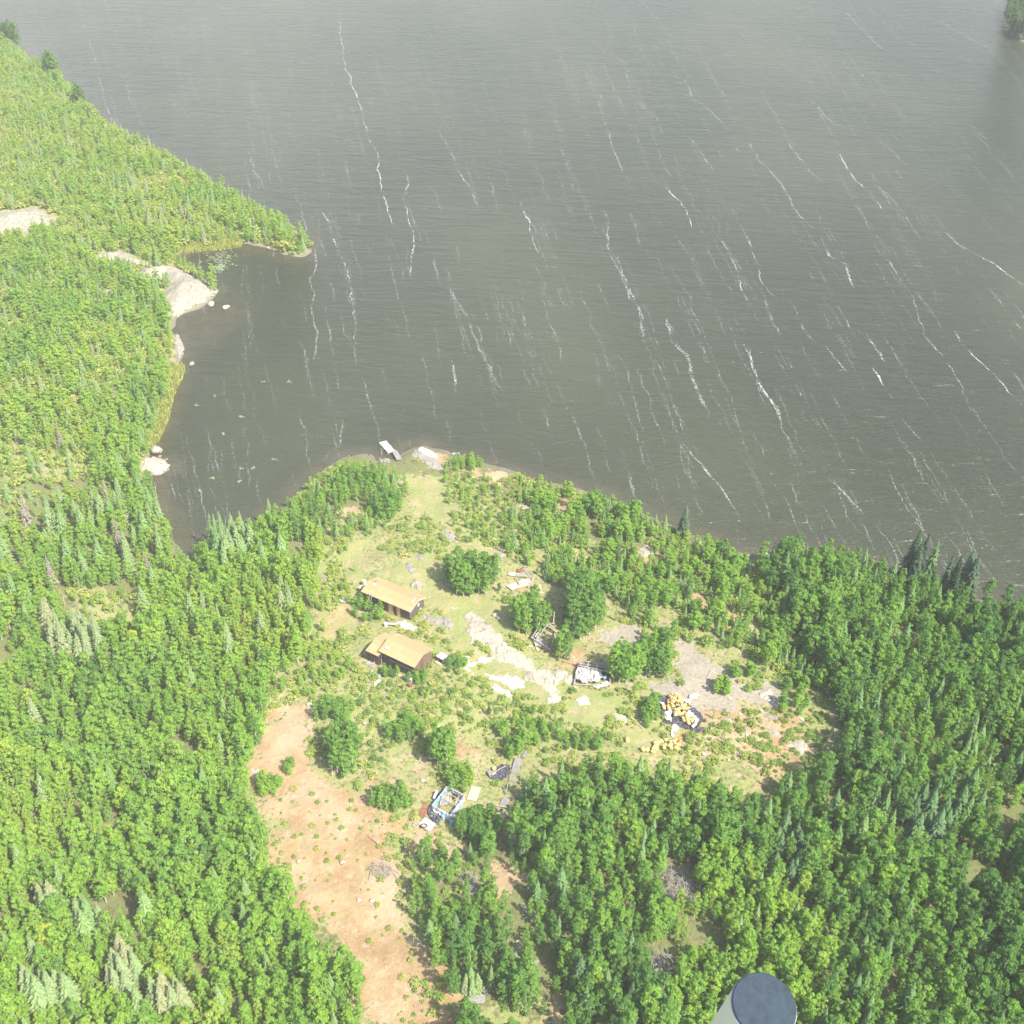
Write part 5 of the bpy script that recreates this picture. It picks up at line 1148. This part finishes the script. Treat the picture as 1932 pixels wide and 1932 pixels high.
for i, q in enumerate(HEAP):
    up = .38 + (.42 if (520 < q[0] < 900 and 380 < q[1] < 960) else .1 * random.random())
    red = i in (4, 5)
    sack(z5(*q), up, 3 if red else i % 3, ('orange-tinged bulging sack near the top of the heap' if red else 'yellow bulging sack in the heap on black tarpaulin'), 'yellow sacks heaped on the black tarpaulin')
z5b = zo(1450, 1600, 550)
n2 = 0
for k in range(38):
    x = random.uniform(290, 620); y = random.uniform(610, 690) + (15 if x < 420 else 0) - (x - 450) * .05
    sack(z5b(x, y), random.uniform(.25, .5), k % 3, 'yellow bulging sack in the long row against the trees', 'yellow sacks in the row by the trees'); n2 += 1
sack(z5b(605, 607), .5, 3, 'single orange sack at the right end of the row by the trees', None)
sack(z5b(172, 595), .3, 1, 'lone yellow sack left of the row by the trees', None); sack(z5b(170, 610), .25, 2, 'second yellow sack below the lone one left of the row', None)

# ---- blue tarpaulin shelter
z8 = zo(1000, 1860, 130)
bs = empty('tarpaulin_shelter', P(*z8(1060, 900)), 0); tag(bs, 'roofless pole shelter walled with blue and white tarpaulin', 'shelter')
def l8(q, dz): return P(*z8(*q), 0) - bs.location + Vector((0, 0, dz))
SH_ = .95
ck = [l8(q, 0) for q in ((500, 1140), (1030, 480), (1640, 800), (1130, 1520))]
wm = ['blue_tarp', 'pale_blue', 'pale_blue', 'pale_blue']
for i in range(4):
    a, b = ck[i], ck[(i + 1) % 4]; n = 18; V = []; un = Vector((-(b - a).y, (b - a).x, 0)).normalized()
    for k in range(n + 1):
        p = a.lerp(b, k / n); top_ = SH_ - .28 * abs(math.sin(k * .9 + i)) * random.random()
        for j in range(4): V.append(p + un * (.06 * math.sin(k * 1.3 + j + i) + .05 * random.random()) + Vector((0, 0, -.1 + (top_ + .1) * j / 3)))
    F = [(k * 4 + j, (k + 1) * 4 + j, (k + 1) * 4 + j + 1, k * 4 + j + 1) for k in range(n) for j in range(3)]
    w_ = link('tarpaulin_wall', np_mesh('tarpaulin_wall', [tuple(v) for v in V], F, [M[wm[i]]], False), bs)
    sm = w_.modifiers.new('thick', 'SOLIDIFY'); sm.thickness = .02
    MB().tube([a + Vector((0, 0, SH_)), b + Vector((0, 0, SH_))], .05).build('top_rail', M['pale_blue'] if i != 1 else M['white'], bs)
    MB().tube([a - Vector((0, 0, .2)), a + Vector((0, 0, SH_ + .1))], .06).build('corner_post', M['pale_wood'], bs)
MB().tube([ck[0].lerp(ck[1], .55) + Vector((0, 0, SH_)), ck[3].lerp(ck[2], .5) + Vector((0, 0, SH_))], .05).build('cross_pole', M['pale_wood'], bs)
MB().tube([ck[0].lerp(ck[1], .8) + Vector((0, 0, SH_)), ck[3].lerp(ck[2], .75) + Vector((0, 0, SH_ - .1))], .04).build('cross_pole', M['pale_wood'], bs)
cloth('debris', mp(z8, [(780, 760), (930, 640), (1100, 640), (1200, 760), (1200, 900), (1000, 1000), (800, 1060), (700, 1040)]), 'grey_wood', 'grey rubbish on the floor of the blue tarpaulin shelter', 'debris', .3, .07, scl=.3)
cloth('debris', mp(z8, [(1230, 600), (1350, 540), (1440, 680), (1330, 780), (1240, 830)]), 'dark', 'dark rubbish in the right corner of the blue shelter', 'debris', .3, .07)
sheet8 = lambda q, mat, dz, nm, lb, ct: (lambda ps: (lambda c: tag((lambda o: (setattr(o, 'location', c), o)[1])(MB().poly([p - c for p in (ps if (ps[1] - ps[0]).cross(ps[2] - ps[0]).z > 0 else ps[::-1])], .06).build(nm, M[mat])), lb, ct))(sum(ps, Vector()) / len(ps)))([P(*z8(*k), dz) for k in q])
sheet8([(1290, 880), (1370, 760), (1480, 800), (1390, 910)], 'ply', .4, 'board', 'pale board on rubbish inside the blue shelter', 'board')
sheet8([(690, 1060), (800, 920), (850, 950), (740, 1090)], 'rust', .25, 'board', 'brown board inside the left wall of the blue shelter', 'board')
sheet8([(0, 1260), (240, 850), (410, 960), (270, 1310), (180, 1390), (0, 1400)], 'rust', .12, 'board', 'big rust-brown board platform left of the blue shelter', 'board')
sheet8([(560, 780), (830, 420), (900, 460), (640, 830)], 'rust', .14, 'board', 'narrow rust-brown board along the blue shelter wall', 'board')
sheet8([(510, 700), (620, 440), (720, 440), (580, 750)], 'pale_blue', .5, 'panel', 'pale bluish panel leaning beyond the left shelter wall', 'panel')
cloth('tarp', mp(z8, [(330, 1330), (300, 1100), (470, 1060), (500, 1260), (740, 1380), (800, 1570), (700, 1700), (560, 1640), (420, 1440)]), 'black_tarp', 'black tarp between the white mattress and the blue shelter', 'tarp', .25, .07)
cloth('tarp', mp(z8, [(480, 1080), (640, 1180), (860, 1200), (1000, 1300), (960, 1450), (900, 1560), (740, 1350), (560, 1260)]), 'pale_blue', 'pale blue tarp slumped outside the front shelter wall', 'tarp', .35, .07, .1)
for q, m_, lb in [((880, 1420), 'blue_tarp', 'blue drum on the slumped tarp in front of the shelter'), ((1060, 1420), 'blue_tarp', 'blue drum at the front corner of the blue shelter'), ((1170, 1630), 'blue_tarp', 'blue drum lowest, in the bushes below the shelter'), ((1470, 1060), 'blue_tarp', 'blue drum outside the right wall of the shelter'), ((1310, 1440), 'white', 'white drum in bushes right of the shelter front')]:
    barrel(z8(*q), .24, .5, m_, lb)
mt = empty('mattress', P(*z8(310, 1640), .1), .75); tag(mt, 'white mattress lying on bare soil with a tyre on it', 'mattress')
ma = [P(*z8(*q)) for q in ((70, 1500), (270, 1340), (640, 1570), (480, 1860), (350, 1800))]
mt.rotation_euler = (0, 0, math.atan2((ma[2] - ma[1]).y, (ma[2] - ma[1]).x))
bm = bmesh.new(); bmesh.ops.create_cube(bm, size=1); bmesh.ops.scale(bm, vec=(1.75, 1.35, .22), verts=bm.verts); bmesh.ops.bevel(bm, geom=bm.edges[:], offset=.06, segments=3, affect='EDGES')
me = bpy.data.meshes.new('pad'); bm.to_mesh(me); bm.free(); me.materials.append(M['white']); link('pad', me, mt)
MB().box((0, 0, 0), (1.77, 1.37, .03)).build('piping', M['white_cloth'], mt)
ty = MB()
tv = []; n, m = 24, 8
for i in range(n):
    a = 2 * math.pi * i / n
    for j in range(m):
        b = 2 * math.pi * j / m; tv.append(((.36 + .09 * math.cos(b)) * math.cos(a), (.36 + .09 * math.cos(b)) * math.sin(a) * .75, .08 * math.sin(b)))
tF = [(i * m + j, ((i + 1) % n) * m + j, ((i + 1) % n) * m + (j + 1) % m, i * m + (j + 1) % m) for i in range(n) for j in range(m)]
tyo = link('tyre', np_mesh('tyre', tv, tF, [mat_plain('brown_rubber', (.11, .085, .06), .8)], True)); tyo.location = P(*z8(205, 1690), .35); tag(tyo, 'brown tyre lying on the white mattress', 'tyre')
rg = bpy.data.objects.new('bicycle_rim', None)
tyo2 = link('hoop', np_mesh('hoop', [(x * .75, y * .95, z * .35) for x, y, z in tv], tF, [M['grey_wood']], True)); tyo2.location = P(*zo(950, 1750, 400)(205, 1080), .1); tag(tyo2, 'thin metal hoop on sand left of the white mattress', 'hoop')
bpy.data.objects.remove(rg)

# ---- black rubbish, pallets in shade
z6 = zo(950, 1750, 400)
cloth('tarp', mp(z6, [(1070, 490), (1180, 390), (1300, 400), (1310, 500), (1200, 580), (1100, 570)]), 'black_tarp', 'black tarp in shade left of the grey pallets', 'tarp', .35, .08)
cloth('debris', mp(z6, [(1010, 460), (1070, 440), (1140, 490), (1140, 570), (1080, 540)]), 'grey_ply', 'grey rubbish at the left end of the shaded black tarp', 'debris', .4, .07)
barrel(z6(1118, 440), .3, .45, 'yellow', 'yellow bucket on the shaded black tarp', cat='bucket', name='bucket')
pole(z6(1070, 560), z6(1130, 590), .08, 'white', 'pipe', 'short curved white pipe below the black rubbish', 'pipe')
pole(z6(1100, 480), z6(1250, 390), .05, 'pale_wood', 'pole', 'pale pole propped across the shaded black tarp', 'pole', .4, .7)
pole(z6(930, 480), z6(960, 550), .05, 'pale_wood', 'pole', 'white forked pole on orange soil, upper of two', 'pole')
pole(z6(850, 590), z6(1000, 540), .04, 'tan', 'pole', 'long thin tan pole on orange soil, lower of two', 'pole')
def pallet(q, label, mat='grey_ply', h=.16):
    ps = [P(*z6(*k), 0) for k in q]; c = sum(ps, Vector()) / 4; ux = ((ps[1] - ps[0]) + (ps[2] - ps[3])) / 2; uy = ((ps[3] - ps[0]) + (ps[2] - ps[1])) / 2
    L, W = ux.length, uy.length; r = empty('pallet', c, math.atan2(ux.y, ux.x)); tag(r, label, 'pallet')
    if ux.x * uy.y - ux.y * uy.x < 0: W = W
    n = 7
    for k in range(n): MB().box((0, (k - (n - 1) / 2) * W / n, h), (L, W / n * .86, .04)).build('slat', M[mat], r)
    for k in (-1, 0, 1): MB().box((k * L * .45, 0, h / 2 - .02), (.12, W, h - .04)).build('bearer', M['grey_wood'], r)
    return r
pallet([(1435, 290), (1500, 190), (1535, 205), (1465, 305)], 'pale grey pallet topmost of the row beside the trees')
pallet([(1310, 470), (1360, 310), (1435, 325), (1390, 480)], 'long grey pallet second in the row beside the trees')
pallet([(1285, 570), (1300, 525), (1370, 535), (1355, 580)], 'small grey pallet third in the row, half under leaves')
pallet([(1180, 860), (1215, 765), (1305, 780), (1260, 880)], 'grey pallet fourth in the row, above two poles')
pallet([(1125, 1050), (1160, 930), (1250, 950), (1210, 1060)], 'grey pallet lowest in the row, below two poles')
pole(z6(1140, 845), z6(1275, 870), .05, 'pale_wood', 'pole', 'pale pole across the shaded pallets, upper of two', 'pole', .4, .4)
pole(z6(1085, 930), z6(1240, 950), .05, 'pale_wood', 'pole', 'pale pole across the shaded pallets, lower of two', 'pole', .4, .4)
pole(z6(1275, 600), z6(1250, 720), .06, 'grey_wood', 'pole', 'grey pole standing among leaves between the pallets', 'pole', 1.2, .2)
pallet([(805, 780), (850, 630), (970, 660), (910, 810)], 'broken pale pallet right of the blue shelter', 'pale_wood')

# ---- scattered boards on the right of the clearing
pallet_r = [zo(1450, 1600, 550)(*q) for q in ((860, 80), (890, 35), (940, 55), (910, 95))]
ps = [P(*q) for q in pallet_r]; pr_ = empty('pallet', sum(ps, Vector()) / 4, math.atan2((ps[1] - ps[0]).y, (ps[1] - ps[0]).x)); tag(pr_, 'slatted grey pallet alone on the bare gravel', 'pallet')
for k in range(6): MB().box(((k - 2.5) * .3, 0, .16), (.16, 1.6, .05)).build('slat', M['pale_wood'], pr_)
for s in (-.7, .7): MB().box((0, s, .06), (1.8, .1, .14)).build('bearer', M['grey_wood'], pr_)
for a, b, w, lb in [((1110, 372), (1155, 380), .3, 'short white plank in dry grass above the grey slabs'), ((1175, 540), (1185, 590), .25, 'upright-lying white plank in dry grass, right of the sack heap'), ((980, 640), (1015, 690), .25, 'white plank crossed by another in dry grass, longer one'),
                    ((985, 660), (1030, 650), .22, 'white plank crossed by another in dry grass, shorter one'), ((1100, 700), (1125, 720), .3, 'small white plank below the crossed planks'), ((1290, 345), (1310, 355), .4, 'small white board above the narrow grey slab'),
                    ((1030, 235), (1045, 250), .45, 'small yellowish board near the gravel'), ((1630, 410), (1660, 430), .45, 'pale board at the forest edge'), ((1680, 585), (1725, 605), .12, 'thin pale lath beside the far right rock'),
                    ((1020, 760), (1035, 765), .4, 'small pale board near the trees below the crossed planks'), ((200, 395), (310, 500), .14, 'long thin pale lath in grass left of the sack heap'), ((370, 430), (405, 445), .2, 'short pale lath in grass left of the sack heap'), ((1430, 790), (1445, 798), .3, 'small pale board at the lower edge of the dry ground')]:
    plank(z5b(*a), z5b(*b), w, .07, 'white_cloth' if 'white' in lb else 'pale_wood', 'plank', lb, 'plank', lift=.1)
for q, lb in [((820, 725), 'pale blue scrap in the trees below the dry grass'), ((1835, 595), 'black scrap at the right forest edge')]:
    cloth('plastic_sheet', mp(z5b, [(q[0] - 14, q[1] - 12), (q[0] + 14, q[1] - 12), (q[0] + 14, q[1] + 12), (q[0] - 14, q[1] + 12)]), 'pale_blue' if 'blue' in lb else 'black_tarp', lb, 'plastic sheet', .3, .07)
# ---- the grey tarp and poles near the bottom edge
zc_ = zo(1050, 1950, 600)
ps = [P(*zc_(*q), .15) for q in ((195, 1460), (350, 1440), (355, 1375), (200, 1365))]; c = sum(ps, Vector()) / 4
o = MB().poly([p - c for p in ps], .06).build('board', M['grey_ply']); o.location = c; tag(o, 'big pale grey board on grass at the bottom edge of the clearing', 'board')
cloth('debris', mp(zc_, [(290, 1300), (350, 1310), (380, 1370), (350, 1400), (330, 1350)]), 'grey_wood', 'grey rubbish behind the big grey board', 'debris', .35, .08)
pole(zc_(640, 1475), zc_(720, 1475), .06, 'pale_wood', 'pole', 'pale pole in grass near the bottom edge, lying crosswise', 'pole'); pole(zc_(675, 1480), zc_(645, 1560), .06, 'pale_wood', 'pole', 'pale pole in grass near the bottom edge, lying lengthwise', 'pole')
plank(zc_(330, 438), zc_(400, 440), .2, .1, 'pale_wood', 'plank', 'pale plank on dark soil between bush and forest', 'plank'); plank(zc_(1030, 1350), zc_(1065, 1350), .15, .08, 'pale_wood', 'plank', 'short pale plank in a gap at the bottom', 'plank')
plank(zc_(595, 965), zc_(640, 968), .25, .08, 'white_cloth', 'plank', 'white plank on the grey rock between the bottom trees', 'plank')

# ---- brush piles, dead wood
def brush(name, poly, n, label):
    ps = [P(*q) for q in poly]; c = sum(ps, Vector()) / len(ps); w = [(p.x - c.x, p.y - c.y) for p in ps]; mb = MB(); k = 0
    xs = [q[0] for q in w]; ys = [q[1] for q in w]
    while k < n:
        x, y = random.uniform(min(xs), max(xs)), random.uniform(min(ys), max(ys))
        if not inside(np.array([x]), np.array([y]), w)[0]: continue
        L = random.uniform(.8, 2.4); a = random.gauss(1.9, .8); z = random.uniform(.05, .75)
        d = Vector((math.cos(a), math.sin(a), random.gauss(0, .22))) * L / 2; p = Vector((x, y, z))
        mb.tube([p - d, p + Vector((random.gauss(0, .08), random.gauss(0, .08), .04)), p + d], random.uniform(.02, .05), .01, 4); k += 1
    o = mb.build(name, M['grey_wood']); o.location = c; return tag(o, label, 'brush pile')
brush('brush_pile', [(1258, 1645), (1305, 1642), (1310, 1700), (1290, 1720), (1252, 1715)], 260, 'large grey brush pile in a forest gap, the higher of two')
brush('brush_pile', [(1226, 1805), (1262, 1805), (1258, 1880), (1226, 1880)], 200, 'grey brush pile in a forest gap near the bottom, the lower of two')
brush('brush_pile', [(1462, 1800), (1500, 1790), (1500, 1840), (1465, 1845)], 110, 'small grey brush pile in the forest above the dark disc')
brush('brush_pile', [(862, 1660), (900, 1655), (902, 1685), (868, 1692)], 70, 'small grey brush pile in trees right of the orange ground')
brush('brush_pile', [(705, 1630), (745, 1640), (735, 1660), (700, 1650)], 40, 'thin grey twigs on bare soil below the dead sapling')
def dead_spruce(pd, h, rad, label, seed, lie=None):
    V, F, mb = spruce_parts(seed, h, rad, 16, .35, .4); r = empty('dead_tree', P(*pd)); tag(r, label, 'dead tree')
    if len(F): c = link('branches', crown_mesh('branches', V, F, M['dead_needle']), r); c['tint'] = random.random()
    link('trunk', bark_mesh('trunk', mb, M['grey_wood']), r)
    if lie is not None: r.rotation_euler = (0, R(86), lie); r.location.z += .9
for q, h, rd, lb, s in [((228, 1042), 7.5, 1.2, 'grey dead spruce standing at the head of the bay', 101), ((284, 1092), 5, .9, 'brownish dead spruce at the edge of the bay wood', 102), ((103, 1112), 7, 1.0, 'straw-brown dead spruce in the left scrub', 103), ((55, 995), 8, 1.1, 'half-dead spruce near the left edge above the scrub', 104),
                        ((118, 850), 6, .9, 'dead grey spruce in the wood high on the left', 105), ((222, 775), 6, .9, 'dead grey spruce on the left bank of the bay', 106), ((188, 1225), 5.5, .6, 'rust-tan dead spruce beside the sage-green group', 107), ((238, 990), 7, 1.1, 'tall grey dead spruce by the fallen one', 111), ((205, 955), 5.5, 1.0, 'grey dead spruce up the bank from the fallen one', 112), ((300, 1030), 5, .9, 'small grey dead spruce nearest the bay head', 113), ((745, 1095), 0, 0, '', 0)]:
    if h: dead_spruce(q, h, rd, lb, s)
dead_spruce((318, 1000), 12, 1.3, 'fallen dead spruce lying in the left wood by the bay', 108, 2.5)
def snag(pd, h, label, n=5):
    p = P(*pd); mb = MB().tube([(0, 0, -.2), (.05, .03, h * .5), (.1, .02, h)], .07, .02, 6); bb_ = mb
    for k in range(n): a = random.uniform(0, 6.28); z = h * random.uniform(.25, .85); bb_.tube([(.05, .02, z), (.05 + math.cos(a) * .7, math.sin(a) * .7, z + random.uniform(-.1, .5))], .022, .008, 4)
    r = empty('dead_sapling', p); tag(r, label, 'dead tree'); mb.build('trunk', M['pale_wood'], r)
snag(zo(560, 1640, 600)(1105, 1225), 2.8, 'bare grey dead sapling on the orange ground')
snag(zo(560, 1640, 600)(755, 700), 2.2, 'thin pale dead sapling left of the tree clump on orange ground', 3)
snag(zo(300, 850, 500)(290, 1320), 3.4, 'bare white dead trunk standing at the bay shore below the spit', 1)
snag(zo(0, 1200, 600)(710, 920), 3.0, 'forked white dead tree in the left scrub opening', 7)
snag(zo(0, 1200, 600)(120, 760), 2.6, 'thin bare white stem in the left scrub', 1); snag(zo(0, 1200, 600)(500, 800), 2.4, 'thin bare white stem right of the straw-brown spruce', 1)
pole(zo(1050, 1950, 600)(1210, 1100), zo(1050, 1950, 600)(1215, 960), .05, 'pale_wood', 'pole', 'thin bare pale stem leaning in a gap of the forest', 'pole', .1, 2.4)
pole(zo(1700, 1150, 748)(1805, 850), zo(1700, 1150, 748)(1850, 740), .08, 'grey_wood', 'pole', 'bare grey leaning trunk at the far right of the forest', 'pole', 1.0, 4.5)

# ---- water plants
lp_ = MB(); rr = random.Random(3); zq = zo(300, 450, 500)
for _ in range(260):
    x = rr.gauss(890, 70); y = rr.gauss(650, 45)
    if rr.random() < .35: x, y = rr.gauss(870, 25), rr.gauss(730, 18)
    p = plane_pt(*zq(x, y), .012); s = rr.uniform(.12, .3); b = len(lp_.v)
    for k in range(7): a = 2 * math.pi * k / 7; lp_.v.append(Vector((p[0] + s * math.cos(a), p[1] + s * math.sin(a), .012 + .01 * rr.random())))
    lp_.f.append([b + k for k in range(7)])
zq2 = zo(300, 850, 500)
for cx, cy in ((1065, 1050), (1180, 1040), (800, 1130), (1055, 1160), (685, 1245), (655, 455), (1270, 240), (1510, 240), (830, 370), (905, 720), (1070, 565), (1370, 958)):
    for _ in range(7):
        p = plane_pt(*zq2(rr.gauss(cx, 12), rr.gauss(cy, 6)), .012); s = rr.uniform(.1, .22); b = len(lp_.v)
        for k in range(7): a = 2 * math.pi * k / 7; lp_.v.append(Vector((p[0] + s * math.cos(a), p[1] + s * math.sin(a), .012 + .01 * rr.random())))
        lp_.f.append([b + k for k in range(7)])
tag(lp_.build('lily_pads', mat_plain('lily_pad', (.20, .25, .125), .5)), 'floating lily pads scattered over the quiet bay', 'lily pads', kind='stuff')
def reeds(name, polys, n, label):
    V, F, var = [], [], []; rr2 = np.random.default_rng(5)
    for poly in polys:
        w = G(poly, .3); xs = [q[0] for q in w]; ys = [q[1] for q in w]; A = rr2.uniform(min(xs), max(xs), n); B = rr2.uniform(min(ys), max(ys), n); ok = inside(A, B, w) & (shore_d(A, B) > -2.5); A, B = A[ok], B[ok]; Z = np.maximum(terrain(A, B), -.1)
        for x, y, z in zip(A, B, Z):
            a = rr2.uniform(0, 3.14); h = rr2.uniform(.6, 1.2); b = len(V); dx, dy = .13 * math.cos(a), .13 * math.sin(a); tx, ty_ = rr2.normal(0, .2, 2)
            V += [(x - dx, y - dy, z), (x + dx, y + dy, z), (x + dx * .4 + tx, y + dy * .4 + ty_, z + h), (x - dx * .4 + tx, y - dy * .4 + ty_, z + h)]; F.append((b, b + 1, b + 2, b + 3))
    o = link(name, np_mesh(name, V, F, [M['shrub_leaf']], False, fattr={'var': rr2.random(len(F))})); o['tint'] = .12; return tag(o, label, 'reeds', kind='stuff')
reeds('reeds', [[(335, 455), (400, 452), (458, 450), (456, 464), (400, 472), (338, 478)], [(312, 690), (345, 686), (350, 700), (330, 740), (318, 790), (300, 830), (285, 850), (275, 835), (300, 770)]], 6000, 'bright green reeds along the bay shore')
# yellow autumn-tinted bushes
for q, s, lb in [((470, 1560), 0, ''), ((97, 1800), 2.4, 'bright yellow bush standing out in the lower left wood'), ((255, 1235), 2.2, 'bright lime-yellow bush in the left wood near the bay'), ((1700, 1440), 0, '')]:
    if s:
        r = empty('birch_tree', P(*q)); c = link('crown', crowns['birch'][4], r); c['tint'] = 0.0; link('trunk', barks['birch'][4], r); r.scale = (s * .5, s * .5, s * .42); tag(r, lb, 'birch tree')

# ------------------------------------------------------------------ part of the aircraft, three metres from the camera
cc = Vector((0, 0, CAM_H)) + Vector(tuple(ray(1441, 1898))) * 3.2 / 1.0
ax_d = (CROT @ Vector((-.13, -.92, -1.0))).normalized()
pod = empty('aircraft_pod', cc, 0); tag(pod, 'cream aircraft pod with a round blue-grey end cap, close to the camera', 'aircraft part')
pod.rotation_euler = (-ax_d).to_track_quat('Z', 'Y').to_euler()
rad = 62.5 / 966 * TH * 3.2
MB().lathe([(rad * .60, -2.0), (rad * .97, -1.5), (rad * .99, -1.0), (rad * 1.0, -.4), (rad * 1.0, -.03), (rad * .99, -.012), (rad * .97, 0)], 64).build('body', M['cream'], pod, True)
MB().lathe([(rad * .985, .001), (rad * .985, .006), (rad * .95, .0085), (rad * .5, .010), (rad * .02, .0105)], 64).build('end_cap', M['cap'], pod)
MB().lathe([(rad * 1.004, -.30), (rad * 1.004, -.292), (rad * .98, -.292), (rad * .98, -.30)], 64).build('seam_band', M['grey_ply'], pod)
rim = MB()
ring = [Vector((rad * 1.0 * math.cos(a), rad * 1.0 * math.sin(a), -.001)) for a in np.linspace(0, 2 * math.pi, 65)]
rim.tube(ring, rad * .012, None, 6).build('rim', M['white'], pod, True)
